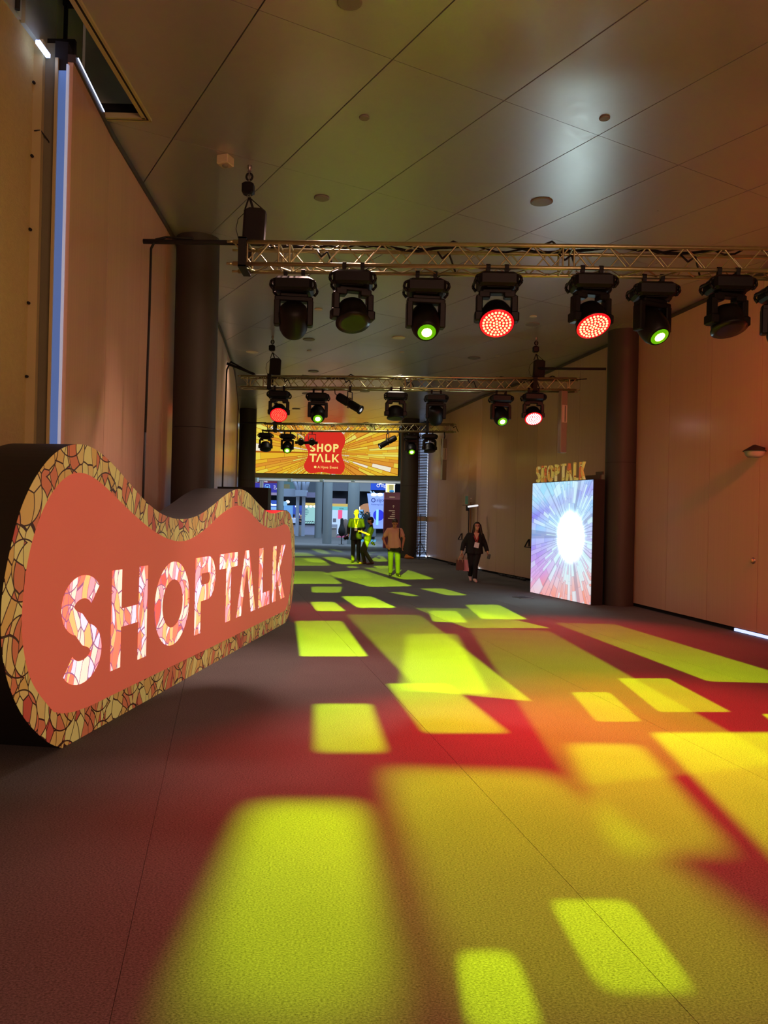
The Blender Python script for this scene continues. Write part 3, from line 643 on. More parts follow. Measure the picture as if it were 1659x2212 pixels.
# ------------------------------------------------------------------ header screen at the end of the hall
SY = 34.4; x0, x1 = aty(549, 1000, SY).x, aty(860, 1000, SY).x; z0 = aty(700, 1024, SY).z-.02
scr = empty('header_screen', ((x0+x1)/2, SY, z0), 0, 'wide yellow burst screen reading SHOP TALK above the hall entrance', 'screen')
SW, SH = x1-x0, CEIL-z0
MB().box((0, .10, SH/2), (SW+.1, .16, SH)).build('housing', BLACKM, scr)
MB().box((0, .01, SH/2), (SW, .02, SH-.02)).build('picture', BURST, scr, label='sunburst of yellow and orange blocks')
REDE = mat('screen_red', (120, 10, 10), .5, em=(216, 46, 34), es=1.0); CREAM = mat('screen_cream', (200, 190, 120), .5, em=(250, 232, 130), es=1.0); PINKE = mat('screen_peach', (200, 150, 120), .5, em=(250, 205, 160), es=.9)
def blob(s, o=0.):
    P = []; wv = [(-.93, .0), (-.82, .22), (-.72, .45), (-.74, .68), (-.90, .9), (-.93, 1.2), (-.8, 1.42), (-.55, 1.56), (-.2, 1.52), (.2, 1.56), (.55, 1.6), (.82, 1.45), (.92, 1.2), (.88, .95), (.76, .72), (.75, .48), (.86, .22), (.93, 0), (.86, -.25), (.66, -.42), (.4, -.42), (.1, -.28), (-.25, -.28), (-.6, -.36), (-.84, -.22)]
    for a_, b_ in wv: P.append((a_*s, (b_-.6)*s+.6))
    return smooth2(P, 2)
cz = .58; sx = -.08
for k, s_ in enumerate((1.30, 1.18, 1.08)):
    P = [(u*1.0+sx, v+cz-.2) for u, v in blob(s_)]
    P = [(u, max(.03, min(SH-.03, v))) for u, v in P]
    run = []
    for a_, b_ in zip(P+P[:1], P[1:]+P[:2]):
        if (a_[1] in (.03, SH-.03)) and (b_[1] == a_[1]):
            if len(run) > 1: MB().poly(run, .008, 4).build('outline', mat('screen_brown', (60, 20, 5), .5, em=(196, 110, 26), es=.9), scr)
            run = []
        else: run = run or [(a_[0], -.004, a_[1])]; run.append((b_[0], -.004, b_[1]))
    if len(run) > 1: MB().poly(run, .008, 4).build('outline', mat('screen_brown', (60, 20, 5), .5, em=(196, 110, 26), es=.9), scr)
P = [(u*1.0+sx, max(.03, min(SH-.03, v+cz-.2))) for u, v in blob(1.0)]
MB().prism(P, -.006, 0.0, MP).build('badge', REDE, scr, label='red wavy badge')
mb = MB(); H1 = .40
word(mb, 'SHOP', [(-.52, -.26), (-.19, .08), (.14, .46), (.53, .77)], .36, .075, sx-.15, .98+.02, MP, (-.012, -.006))
word(mb, 'TVLK', [(-.52, -.20), (-.22, .13), (.19, .42), (.49, .80)], .36, .075, sx-.15, .55, MP, (-.012, -.006)); mb.build('title', CREAM, scr, label='cream words SHOP TALK')
for wd, ox in (('A', -.30), ('Hyve', -.16), ('Event', .24)): font_text('caption', wd, .165, (sx+ox, -.012, .27), 0, CREAM, scr, world=False)
MB().lathe([(.055, 0), (.055, .004)], (sx-.40, -.010, .325), 14, Matrix.Rotation(PI/2, 4, 'X')).build('caption_dot', CREAM, scr)

# ------------------------------------------------------------------ trusses
BR = {}
def brace(parent, a, b, r=.0085):
    a, b = Vector(a), Vector(b); L_ = (b-a).length
    if 'm' not in BR: BR['m'] = MB().tube((0, 0, 0), (0, 0, 1), 1, 6, cap=False).mesh('brace', ALU)
    o = link('brace', BR['m'], parent); inv = WM[parent.name].inverted(); a2, b2 = inv @ a, inv @ b
    o.location = a2; o.rotation_mode = 'QUATERNION'; o.rotation_quaternion = (b2-a2).to_track_quat('Z', 'Y'); o.scale = (r, r, L_); return o
TH, TD = .24, .27
def truss(p0, p1, ztop, lab, bay=.42):
    p0 = Vector((*p0, ztop)); p1 = Vector((*p1, ztop)); d = (p1-p0).normalized(); bk = Vector((-d.y, d.x, 0))*TD; dn = Vector((0, 0, -TH))
    t = empty('lighting_truss', p0, math.atan2(d.y, d.x), lab, 'truss')
    for off in (Vector(), bk, dn, bk+dn):
        mb = MB().tube(p0+off, p1+off, .0235, 12)
        for e, s_ in ((p0, -1), (p1, 1)): mb.tube(e+off+d*s_*.0, e+off+d*s_*.07, .015, 8)
        mb.build('chord', ALU, t, world=True)
    L_ = (p1-p0).length; n = max(2, round(L_/bay)); st = L_/n
    for k in range(n):
        a, b = p0+d*st*k, p0+d*st*(k+1); m_ = (a+b)/2
        brace(t, a+Vector(), m_+dn); brace(t, m_+dn, b)                      # front face
        brace(t, a+bk+dn, m_+bk); brace(t, m_+bk, b+bk+dn)                # rear face
        brace(t, a+dn, m_+bk+dn); brace(t, m_+bk+dn, b+dn)                # underside
        if k % 2 == 0: brace(t, a, m_+bk); brace(t, m_+bk, b)
    for q in [.02, .98]+[v/L_ for v in (.5, .62, 3.6, 3.72) if v < L_-.3]:
        a = p0+d*L_*q; brace(t, a, a+dn, .011); brace(t, a+bk, a+bk+dn, .011); brace(t, a+dn, a+dn+bk, .011); brace(t, a, a+bk, .011)
    return p0, d, bk, dn, t
T1 = truss((-1.72, 8.50), (6.05, 8.28), 4.70, 'nearest box truss of bare aluminium carrying the large moving heads')
T2 = truss((-3.20, 16.95), (4.00, 16.35), 4.70, 'middle box truss of bare aluminium with hanging lamps')
T3 = truss((-4.10, 26.0), (2.18, 25.0), 4.70, 'farthest small looking box truss in front of the burst screen')
def chord_pt(T, x, back=False, bottom=True):
    p0, d, bk, dn, t = T; o = p0+(bk if back else Vector())+(dn if bottom else Vector())
    r_ = ray(x, 600); # plan intersection with the chord line
    n = Vector((-d.y, d.x)); k = (n.x*o.x+n.y*o.y)/(n.x*r_[0]+n.y*r_[1]); return Vector((r_[0]*k, r_[1]*k, o.z))

# ------------------------------------------------------------------ lamps
LEDRED = mat('red_lens', (90, 5, 8), .35, em=(255, 20, 30), es=1.3); LEDDOT = mat('led_dot', (255, 200, 150), .3, em=(255, 190, 140), es=2.2)
LEDDEEP = mat('led_dot_deep', (255, 90, 60), .3, em=(255, 110, 80), es=1.4); LEDHOT = mat('led_dot_hot', (255, 230, 230), .3, em=(255, 225, 225), es=5); LENSG = mat('green_lens', (40, 70, 5), .2, em=(104, 190, 5), es=.9); HOT = mat('green_core', (240, 255, 150), .2, em=(240, 255, 120), es=6)
LENSOFF = mat('dark_lens', (14, 13, 14), .3, spec=.4); GLASSR = mat('dim_lens', (40, 26, 22), .35)
LENSM = mat('clear_lens', (150, 160, 160), .1, em=(230, 235, 240), es=.6)
def yoke(w, d, hh, style):
    mb = MB(); t = .072
    mb.box((0, 0, -.03), (w*.72, d*.8, .05), bev=.012)
    if style == 'wash':
        for s in (-1, 1):
            mb.box((s*(w*.30), 0, -.06), (w*.28, d*.78, .08), bev=.012); mb.box((s*(w/2-t/2), 0, -.06-hh*.38), (t, d*.72, hh*.72), bev=.012)
            mb.box((s*(w/2-t*.45), 0, -.05-hh*.84), (t*1.3, d*1.0, hh*.36), bev=.014)
    else:
        mb.box((0, 0, -.07), (w*.98, d*.8, .06), bev=.012)
        for s in (-1, 1): mb.box((s*(w/2-t/2), 0, -.08-hh*.48), (t, d*.85, hh*.96), bev=.012)
    return mb
def moving_head(P, tgt, style, lens, lab, grp, S=1.):
    """P: point on the truss chord the lamp hangs from"""
    t = empty('moving_head_light', P, 0, lab, 'stage light', grp)
    def bld(mb, nm, m, par=t, M=None, **kw):
        me = mb.mesh(nm, m)
        me.transform((M or Matrix()) @ Matrix.Scale(1, 4)) if M else None
        return link(nm, me, par, **kw)
    sc = Matrix.Diagonal((S, S, S, 1))
    for s in (-1, 1):
        mb = MB(); mb.lathe([(.034, -.022), (.034, .022)], (s*.10, 0, 0), 12, Matrix.Rotation(PI/2, 4, 'Y')); mb.box((s*.10, 0, -.055), (.04, .05, .09)); bld(mb, 'clamp', BLACKM, M=sc)
    bw = .47 if style == 'wash' else .48
    mb = MB(); mb.box((0, 0, -.168), (bw*.90, .36, .155), bev=.03); mb.box((0, 0, -.115), (bw*.62, .28, .04), bev=.01); mb.box((0, 0, -.235), (bw*.5, .24, .03)); base = bld(mb, 'base', BLACK, M=sc)
    for s in (-1, 1):
        mb = MB(); xs = s*bw*.41
        mb.poly([(xs, -.13, -.12), (xs+s*.045, -.13, -.14), (xs+s*.055, -.13, -.19), (xs+s*.02, -.13, -.235), (xs-s*.02, -.13, -.22)], .016); mb.poly([(xs+s*.05, -.13, -.16), (xs+s*.05, .13, -.16)], .014)
        mb.poly([(xs, .13, -.12), (xs+s*.045, .13, -.14), (xs+s*.055, .13, -.19), (xs+s*.02, .13, -.235)], .016); bld(mb, 'handle', BLACK, base, M=sc)
    top = Vector((0, 0, -.245)); w = .45 if style == 'wash' else .44; hh = .30; piv = top+Vector((0, 0, -.06-hh*.80)); pw = Vector(P)+piv*S
    dv = (Vector(tgt)-pw).normalized(); pan = math.atan2(dv.x, -dv.y)
    if pan > PI/2: pan -= PI
    if pan < -PI/2: pan += PI
    Rp = Matrix.Rotation(pan, 4, 'Z')
    bld(yoke(w, .16, hh, style), 'yoke', BLACK, M=sc @ Matrix.Translation(top) @ Rp)
    Q4 = dv.to_track_quat('Z', 'X').to_matrix().to_4x4(); HM = sc @ Matrix.Translation(piv) @ Q4
    mb = MB()
    if style == 'wash': mb.lathe([(.02, -.165), (.09, -.16), (.14, -.13), (.168, -.06), (.172, .02), (.178, .075), (.190, .092), (.190, .108), (.182, .112)], n=32)
    else: mb.lathe([(.03, -.20), (.11, -.195), (.15, -.15), (.164, -.06), (.166, .04), (.158, .11), (.135, .165), (.118, .19), (.108, .19)], n=32); 
    for s in (-1, 1): mb.lathe([(.05, 0), (.05, .06)], (0, 0, 0), 12, Matrix.Rotation(s*PI/2, 4, 'X') @ Matrix.Translation((0, 0, .14)))
    for k in range(8):
        if style == 'spot': mb.box((-.05+k*.014, -.157, -.06), (.005, .01, .09))
    head = bld(mb, 'head', BLACK, M=HM)
    if style == 'wash':
        on = lens in ('red', 'hot', 'deep'); mb = MB().lathe([(.183, .100), (.183, .112), (.12, .118), (.001, .12)], n=32); bld(mb, 'lens', LEDRED if on else LENSOFF, head, M=HM)
        if on:
            mb = MB(); n_ = 0
            for rr, c in ((0, 1), (.036, 6), (.072, 12), (.108, 18), (.144, 24)):
                for k in range(c):
                    a_ = 2*PI*k/c+rr*3; mb.lathe([(.0125, .113), (.0125, .124), (.001, .126)], (rr*math.cos(a_), rr*math.sin(a_), 0), 8)
            bld(mb, 'led_cluster', {'red': LEDDOT, 'deep': LEDDEEP}.get(lens, LEDHOT), head, M=HM, kind='stuff')
    else:
        on = lens == 'green'; mb = MB().lathe([(.104, .186), (.098, .196), (.001, .20)], n=24); bld(mb, 'lens', LENSG if on else (GLASSR if lens == 'dim' else LENSOFF), head, M=HM)
        if on: mb = MB().lathe([(.062, .197), (.036, .203), (.001, .206)], n=12); bld(mb, 'lamp_core', HOT, head, M=HM)
    cb = MB(); a_ = Vector((.06, .1, -.10)); cb.poly([a_*S, (a_+Vector((.05, .08, .10)))*S, (a_+Vector((.16, .05, .16)))*S, (a_+Vector((.24, 0, .12)))*S], .007*S); link('power_cable', cb.mesh('power_cable', BLACKM), t)
    return t
G1, G2, G3 = 'moving heads on the nearest truss', 'moving heads on the middle truss', 'moving heads on the farthest truss'
H = moving_head
H(chord_pt(T1, 636, True), (-1.6, 13.5, 0), 'spot', 'dim', 'unlit tapered moving head, leftmost on the nearest truss', G1)
H(chord_pt(T1, 763), (.0, 7.0, .5), 'wash', 'off', 'unlit round moving head second from the left on the nearest truss', G1)
H(chord_pt(T1, 921, True), (.75, 5.2, 0), 'spot', 'green', 'green glowing moving head between an unlit and a red one, nearest truss', G1)
H(chord_pt(T1, 1074), (1.05, 5.2, 0), 'wash', 'red', 'red LED moving head facing straight at the viewer, left of the two near red ones', G1)
H(chord_pt(T1, 1278), (2.9, 5.9, 0), 'wash', 'red', 'red LED moving head turned to the right, right of the two near red ones', G1)
H(chord_pt(T1, 1411, True), (4.2, 5.6, 0), 'spot', 'green', 'green glowing moving head in front of the reddish right wall', G1)
H(chord_pt(T1, 1573), (3.95, 7.1, 0), 'wash', 'off', 'unlit round moving head in front of the reddish right wall', G1)
H(chord_pt(T1, 1692, True), (4.2, 8.0, 0), 'spot', 'off', 'unlit moving head cut by the right edge of the photo', G1)
H(chord_pt(T2, 609), (-1.9, 12.6, 0), 'wash', 'deep', 'red moving head at the left end of the middle truss', G2)
H(chord_pt(T2, 693, True), (-.9, 12.4, 0), 'spot', 'green', 'green moving head left of the tilted profile lamp on the middle truss', G2)
H(chord_pt(T2, 861), (.3, 16.0, 0), 'wash', 'off', 'unlit round moving head at the middle of the middle truss', G2)
H(chord_pt(T2, 948, True), (1.3, 20., 0), 'spot', 'off', 'unlit boxy moving head right of the middle of the middle truss', G2)
H(chord_pt(T2, 1088, True), (3.2, 12.6, 0), 'spot', 'green', 'green moving head against the pale right wall on the middle truss', G2)
H(chord_pt(T2, 1158), (3.15, 13.2, 0), 'wash', 'hot', 'very bright red moving head at the right end of the middle truss', G2)
H(chord_pt(T3, 582), (-3.8, 24.5, 0), 'wash', 'off', 'unlit moving head at the left end of the farthest truss', G3)
H(chord_pt(T3, 629, True), (-2.7, 21., 0), 'spot', 'green', 'green moving head in front of the left part of the burst screen', G3)
H(chord_pt(T3, 897, True), (1.2, 21., 0), 'spot', 'green', 'green moving head at the right part of the farthest truss', G3)
H(chord_pt(T3, 936), (1.7, 24.0, 0), 'wash', 'off', 'unlit moving head at the right end of the farthest truss', G3)
def profile_lamp(P, d, lab, L_=.62, drop=.30):
    t = empty('profile_spotlight', P, 0, lab, 'stage light', 'profile lamps on the trusses'); d = Vector(d).normalized(); c = Vector((0, 0, -drop)); Mh = Matrix.Translation(c) @ d.to_track_quat('Z', 'X').to_matrix().to_4x4()
    me = MB().lathe([(.05, -.34), (.085, -.33), (.095, -.28), (.095, -.06), (.075, -.03), (.075, .03), (.088, .04), (.088, .27), (.10, .28), (.10, .31), (.08, .31)], n=20).mesh('barrel', BLACK); me.transform(Mh); link('barrel', me, t)
    me = MB().lathe([(.078, .300), (.04, .312), (.001, .315)], n=16).mesh('lens', LENSM); me.transform(Mh); link('lens', me, t)
    me = MB().box((0, 0, 0), (.22, .06, .02)).box((.1, 0, -.05), (.03, .04, .04)).mesh('shutter', STEEL); me.transform(Mh); link('shutter', me, t)
    u = d.cross(Vector((0, 0, 1))).normalized()*.11
    MB().poly([c+u, (u.x, u.y, -.09), (-u.x, -u.y, -.09), c-u], .012).build('bracket', BLACKM, t)
    MB().box((0, 0, -.03), (.05, .06, .12)).build('clamp', BLACKM, t)
    MB().poly([c-d*.33, c-d*.42+Vector((0, 0, .02)), c-d*.44+Vector((0, 0, .15)), (-.12, 0, .0)], .010).build('power_cable', BLACKM, t)
profile_lamp(chord_pt(T2, 762), (.80, -.35, -.50), 'black profile lamp tilted down to the right on the middle truss', drop=.34)
profile_lamp(chord_pt(T3, 845), (-.85, -.3, -.52), 'black profile lamp tilted down to the left on the farthest truss', drop=.36)
for k, x in enumerate((658, 682)):
    P = chord_pt(T3, x); t = empty('par_can', P, 0, 'small round can lamp hanging in front of the red badge, %s of the pair' % ('left', 'right')[k], 'stage light', 'small can lamps on the farthest truss')
    Mh = Matrix.Translation((0, 0, -.36)) @ Vector((.1, -.9, -.35)).to_track_quat('Z', 'X').to_matrix().to_4x4()
    me = MB().lathe([(.05, -.14), (.09, -.12), (.105, 0), (.105, .14), (.09, .14)], n=20).mesh('can', BLACK); me.transform(Mh); link('can', me, t)
    me = MB().lathe([(.088, .10), (.001, .11)], n=16).mesh('lens', LENSOFF); me.transform(Mh); link('lens', me, t)
    me = MB().box((.13, 0, .15), (.12, .01, .10)).box((-.13, 0, .15), (.12, .01, .10)).box((0, .13, .15), (.1, .12, .01)).box((0, -.13, .15), (.1, .12, .01)).mesh('barn_door', BLACKM); me.transform(Mh); link('barn_door', me, t)
    MB().poly([(.12, 0, -.36), (.12, 0, -.12), (-.12, 0, -.12), (-.12, 0, -.36)], .010).tube((0, 0, .02), (0, 0, -.12), .014).build('bracket', BLACKM, t)
# hanging column speakers at the truss ends
for (T, x, y0, y1, lab) in ((T2, 1222, 845, 979, 'tall slim grey column speaker hung at the right end of the middle truss'), (T3, 967.5, 948, 1037, 'tall slim grey column speaker hung at the right end of the farthest truss')):
    P = chord_pt(T, x); Y = P.y; za, zb = aty(x, y0, Y).z, aty(x, y1, Y).z; t = empty('column_speaker', P, math.radians(25), lab, 'speaker', 'slim speakers hung from truss ends')
    h = za-zb; c = (za+zb)/2-P.z
    MB().box((0, 0, c), (.16, .12, h), bev=.01).build('body', mat('panel_grey', (138, 128, 112), .5), t)
    MB().box((0, -.062, c+h*.13), (.13, .01, h*.28)).build('grille', mat('panel_light', (196, 186, 170), .5), t); MB().box((.01, -.068, c+h*.13), (.014, .01, h*.26)).build('slot', DARK, t)
    MB().poly([(0, 0, .02), (0, 0, -.08), (.02, 0, -.14), (0, 0, za-P.z)], .02).build('hook', BLACKM, t)

# ------------------------------------------------------------------ hoists, bars and cables
def hoist(x, T, lab, S=1., bag=True, xs=None):
    P = chord_pt(T, x, False, False)+T[2]/2; zt = T[0].z; t = empty('chain_hoist', (P.x, P.y, zt), 0, lab, 'hoist', 'chain hoists holding the trusses'); H_ = CEIL-zt
    mb = MB(); n = 9
    for k in range(n):
        z = H_*.60+(H_*.40-.06)*k/n; r_ = .018; q = [(r_*math.cos(a_*PI/4), 0, z+.028+.032*math.sin(a_*PI/4)) for a_ in range(9)]
        if k % 2: q = [(0, a_[0], a_[2]) for a_ in q]
        mb.poly(q, .006, 5)
    mb.build('chain', STEEL, t)
    MB().lathe([(.025, 0), (.03, -.03), (.012, -.06)], (0, 0, H_), 12).build('ceiling_eye', STEEL, t)
    MB().poly([(.035*math.cos(a_), 0, H_*.86+.04*math.sin(a_)) for a_ in [k*PI/5 for k in range(11)]], .012, 6).build('hook', BLACKM, t)
    MB().box((-.01, 0, H_*.71), (.13, .13, .13), bev=.02).build('motor', BLACK, t)
    if bag:
        MB().box((.07, 0, H_*.24), (.24, .16, H_*.44), bev=.03, M=Matrix.Rotation(.04, 4, 'Y')).build('chain_bag', mat('bag_black', (20, 16, 18), .85), t)
        MB().poly([(.0, 0, H_*.60), (-.04, 0, H_*.46)], .01).poly([(.01, 0, H_*.6), (.18, 0, H_*.44)], .006).poly([(.01, 0, H_*.6), (.05, 0, H_*.46)], .014).build('bag_strap', BLACKM, t)
        MB().poly([(-.05, .02, H_*.42), (-.12, .02, H_*.34), (-.14, .02, H_*.22), (-.11, .02, H_*.10), (-.04, .02, H_*.06)], .004, 5).build('cable_loop', BLACKM, t)
    mb = MB(); mb.box((-.03, -.17, -.12), (.085, .02, .32)); mb.box((-.03, .17, -.12), (.085, .02, .32)); mb.box((-.03, 0, -.275), (.085, .36, .02)); mb.box((-.03, 0, .035), (.085, .36, .02)); mb.build('sling', mat('sling_black', (20, 20, 20), .8), t)
    return t
hoist(528, T1, 'chain hoist with big black bag above the left end of the nearest truss')
hoist(589, T2, 'chain hoist above the left part of the middle truss')
hoist(1163, T2, 'chain hoist above the right end of the middle truss')
hoist(601, T3, 'chain hoist above the left part of the farthest truss')
hoist(931, T3, 'chain hoist above the right end of the farthest truss')
def bar(a, b, lab, r=.028): tag(MB().tube(a, b, r, 10).build('support_bar', BLACKM), lab, 'bar')
z = aty(300, 524, 8.7).z
bar((-2.76, 8.66, z), (-1.15, 8.62, z), 'black horizontal bar from the nearest truss toward the left wall')
bar((-3.50, 16.9, aty(487, 787, 17).z), (-2.9, 16.95, 4.74), 'black short bar at the left end of the middle truss')
bar((3.2, 16.5, aty(1200, 795, 16.4).z), (4.52, 16.0, aty(1309, 797, 16).z), 'black bar joining the middle truss to the right column')
bar((-4.95, 26.2, aty(520, 912, 26).z), (-4.05, 26.15, aty(563, 912, 26).z), 'thin black bar at the left end of the farthest truss')
def cable(pts, lab, r=.014): tag(MB().poly(pts, r, 7).build('drop_cable', BLACKM), lab, 'cable')
cable([(-2.2, 8.63, z+.035), (-2.5, 8.64, z+.045), (-2.62, 8.65, z+.02), (-2.67, 8.65, z-.08), (-2.675, 8.66, 3.9), (-2.69, 8.66, 2.6), (-2.71, 8.68, 1.4), (-2.73, 8.7, .02)], 'thick black cable hanging down the left wall near the big sign')
cable([(-3.0, 16.93, 4.78), (-3.42, 16.9, aty(487, 783, 17).z), (-3.50, 16.9, aty(487, 800, 17).z), (-3.53, 16.9, 3.2), (-3.54, 16.9, 1.6), (-3.53, 16.9, .02)], 'black cable hanging beside the middle truss left end', .018)
cable([(-4.3, 26.2, 4.74), (-4.85, 26.2, 4.72), (-4.93, 26.2, 4.5), (-4.94, 26.2, .02)], 'thin black cable hanging beside the farthest truss left end', .012)
# cable runs lying on the trusses
for T, lab in ((T1, 'black cables lying along the nearest truss'), (T2, 'black cables lying along the middle truss'), (T3, 'black cables lying along the farthest truss')):
    p0, d, bk, dn, t_ = T; mb = MB(); L_ = 7.4 if T is not T3 else 6; pts = []
    for k in range(int(L_/.12)): pts.append(p0+bk*(.5+.35*math.sin(k*.9))+d*(.25+k*.12)+Vector((0, 0, -.0+.022*random.random()+(.0 if k % 9 else .05))))
    mb.poly(pts, .011, 5)
    pts = [p0+bk*(.55+.3*math.cos(k*.7))+d*(.6+k*.16)+Vector((0, 0, .03*random.random())) for k in range(int(L_/.17))]; mb.poly(pts, .016, 5)
    for k in range(5):
        s_ = .9+k*1.35; q = p0+d*s_
        mb.poly([q+bk*.9+Vector((0, 0, .0)), q+bk*.6+d*.05+Vector((0, 0, -.1)), q+bk*.5+d*.12+Vector((0, 0, -.05)), q+bk*.8+d*.2+Vector((0, 0, -.23))], .011, 5)
    tag(mb.build('truss_cable', BLACKM), lab, 'cable')
#SECTION2
# ------------------------------------------------------------------ people
def ball(mb, c, r, sc=(1, 1, 1), M=None):
    prof = [(max(1e-6, math.sin(PI*k/10)), -math.cos(PI*k/10)) for k in range(11)]
    vs = Matrix.Translation(Vector(c)) @ (M or Matrix()) @ Matrix.Diagonal((r*sc[0], r*sc[1], r*sc[2], 1))
    return mb.lathe(prof, (0, 0, 0), 16, vs)
def cap(mb, a, b, ra, rb):
    mb.tube(a, b, ra, 14, rb); ball(mb, a, ra); ball(mb, b, rb)
def fuse(name, mb, m, parent, voxel=.012, it=3, **kw):
    me = mb.mesh('raw', m); o = bpy.data.objects.new('raw', me); COL.objects.link(o)
    r = o.modifiers.new('r', 'REMESH'); r.mode = 'VOXEL'; r.voxel_size = voxel; r.use_smooth_shade = True
    s = o.modifiers.new('s', 'SMOOTH'); s.iterations = it; s.factor = .5
    dg = bpy.context.evaluated_depsgraph_get(); me2 = bpy.data.meshes.new_from_object(o.evaluated_get(dg)); bpy.data.objects.remove(o, do_unlink=True)
    me2.name = name; me2.materials.clear(); me2.materials.append(m)
    me2.polygons.foreach_set('use_smooth', [True]*len(me2.polygons)); return link(name, me2, parent, **kw)
def V(*a): return Vector(a)
def hand(mb, w, d, up, s, grip=.5):
    """w wrist, d direction of the hand, up = back of the hand, s = thumb side (+1/-1)"""
    d = Vector(d).normalized(); up = Vector(up); up = (up-d*up.dot(d)).normalized(); side = d.cross(up)*s
    pc = w+d*.05; ball(mb, pc, 1, (1, 1, 1), Matrix((( side.x*.040, d.x*.05, up.x*.016, 0), (side.y*.040, d.y*.05, up.y*.016, 0), (side.z*.040, d.z*.05, up.z*.016, 0), (0, 0, 0, 1))))
    for k, (o, L_) in enumerate(((.028, .068), (.010, .076), (-.009, .072), (-.027, .056))):
        a = pc+side*o+d*.04; b = a+(d-up*grip*.5).normalized()*L_*.5; c = b+(d*(1-grip)-up*grip*1.6).normalized()*L_*.45
        cap(mb, a, b, .0095, .009); cap(mb, b, c, .009, .0075)
    a = w+side*.022+d*.02; b = a+(side*.75+d*.7-up*.2).normalized()*.042; c = b+(d*.8-up*.5+side*.1).normalized()*.032
    cap(mb, a, b, .012, .010); cap(mb, b, c, .010, .008)
def person(lab, loc, rz, J, W_, skin, shirt, pants, shoe, hair=None, sleeve=.55, hem=.86, long_sleeve=False, shirt_r=.014, hairfn=None, tuck=False, foot_dirs=None, grips=(.4, .4), face_dir=None, pants_r=.016, bulk=1.):
    t = empty('person', loc, rz, lab, 'person'); mb = MB(); B = bulk
    for s in 'LR':
        cap(mb, J['hip'+s], J['knee'+s], .082*B, .055); cap(mb, J['knee'+s], J['ank'+s]+V(0, 0, .02), .052, .038)
        cap(mb, J['sh'+s], J['el'+s], .050, .039); cap(mb, J['el'+s], J['wr'+s], .038, .026)
        fd = (foot_dirs or {}).get(s, V(0, -1, 0)); a = J['ank'+s]; cap(mb, a+V(0, 0, -.035)-fd*.03, a+fd*.14+V(0, 0, -.055), .034, .026)
        cap(mb, J['neck']+V(0, 0, -.05), J['sh'+s], .052, .052); cap(mb, J['chest'], J['sh'+s], .09*B, .05)
        hd = J.get('hd'+s) or (J['wr'+s]-J['el'+s]); hu = J.get('hu'+s) or V(-1 if s == 'L' else 1, 0, 0)*-1
        hand(mb, J['wr'+s], hd, hu, (1 if s == 'L' else -1)*J.get('ts', 1), grips[0 if s == 'L' else 1])
    for k in (-1, 1):
        x = V(k*.062*W_, 0, 0); cap(mb, J['pelvis']+x*1.1, J['waist']+x, .105*B, .095*B); cap(mb, J['waist']+x, J['chest']+x*1.25, .095*B, .098*B)
    cap(mb, J['chest']+V(0, .01, .02), J['neck'], .07, .052); cap(mb, J['neck'], J['head']+V(0, .01, -.06), .052, .05)
    h = J['head']; f = Vector(face_dir or (0, -1, 0)).normalized(); q = (-f).to_track_quat('Y', 'Z').to_matrix().to_4x4()
    HP = lambda x, y, z: h+(q @ Vector((x, y, z)))      # head space: -y is the face
    ball(mb, HP(0, .012, .025), 1, (.076, .094, .096), q); ball(mb, HP(0, -.022, -.045), 1, (.058, .066, .068), q); ball(mb, HP(0, -.060, -.088), 1, (.030, .026, .022), q)
    cap(mb, HP(0, -.084, .018), HP(0, -.104, -.022), .009, .014); ball(mb, HP(0, -.083, -.056), 1, (.026, .012, .009), q); ball(mb, HP(0, -.083, -.068), 1, (.022, .012, .008), q)
    for k in (-1, 1):
        ball(mb, HP(k*.078, .012, -.005), 1, (.012, .022, .034), q); ball(mb, HP(k*.030, -.076, .030), 1, (.026, .012, .010), q); ball(mb, HP(k*.045, -.062, -.018), 1, (.02, .02, .018), q)
    fuse('body', mb, skin, t, .009, 2)
    for k in (-1, 1):
        e = MB(); ball(e, HP(k*.031, -.084, .008), .0125); e.build('eye', EYEM, t)
    br = MB()
    for k in (-1, 1): br.tube(HP(k*.015, -.090, .036), HP(k*.048, -.082, .038), .005, 6)
    br.build('eyebrows', hair or EYEM, t)
    # shirt or jacket
    g = shirt_r; mb = MB()
    for s in 'LR':
        cap(mb, J['neck']+V(0, 0, -.075), J['sh'+s], .046+g, .042+g); cap(mb, J['chest'], J['sh'+s], .09*B+g*.5, .044+g)
        e = J['el'+s] if long_sleeve else J['sh'+s].lerp(J['el'+s], sleeve); r0 = .046+g; cap(mb, J['sh'+s], e, r0, (.040 if long_sleeve else .046)+g)
        if long_sleeve: mb.tube(J['el'+s], J['el'+s].lerp(J['wr'+s], .93), .042+g, 14, .033+g); ball(mb, J['el'+s], .042+g)
    for k in (-1, 1):
        x = V(k*.062*W_, 0, 0); hz = V(J['pelvis'].x, J['pelvis'].y, hem); cap(mb, J['chest']+x*1.25, J['waist']+x, .098*B+g, .096*B+g); mb.tube(J['waist']+x, hz+x*1.15, .096*B+g, 16, .112*B+g); ball(mb, J['waist']+x, .098*B+g)
    mb.tube(V(J['waist'].x-.06, J['waist'].y, J['waist'].z), V(J['pelvis'].x-.06, J['pelvis'].y, hem), .09*B+g, 14); mb.tube(V(J['waist'].x+.06, J['waist'].y, J['waist'].z), V(J['pelvis'].x+.06, J['pelvis'].y, hem), .09*B+g, 14)
    fuse('jacket' if long_sleeve else 'shirt', mb, shirt, t, .013, 3)
    mb = MB()
    for s in 'LR':
        cap(mb, J['hip'+s], J['knee'+s], .086*B+pants_r, .062+pants_r); mb.tube(J['knee'+s], J['ank'+s]+V(0, 0, .0), .060+pants_r, 14, .046+pants_r); ball(mb, J['knee'+s], .060+pants_r)
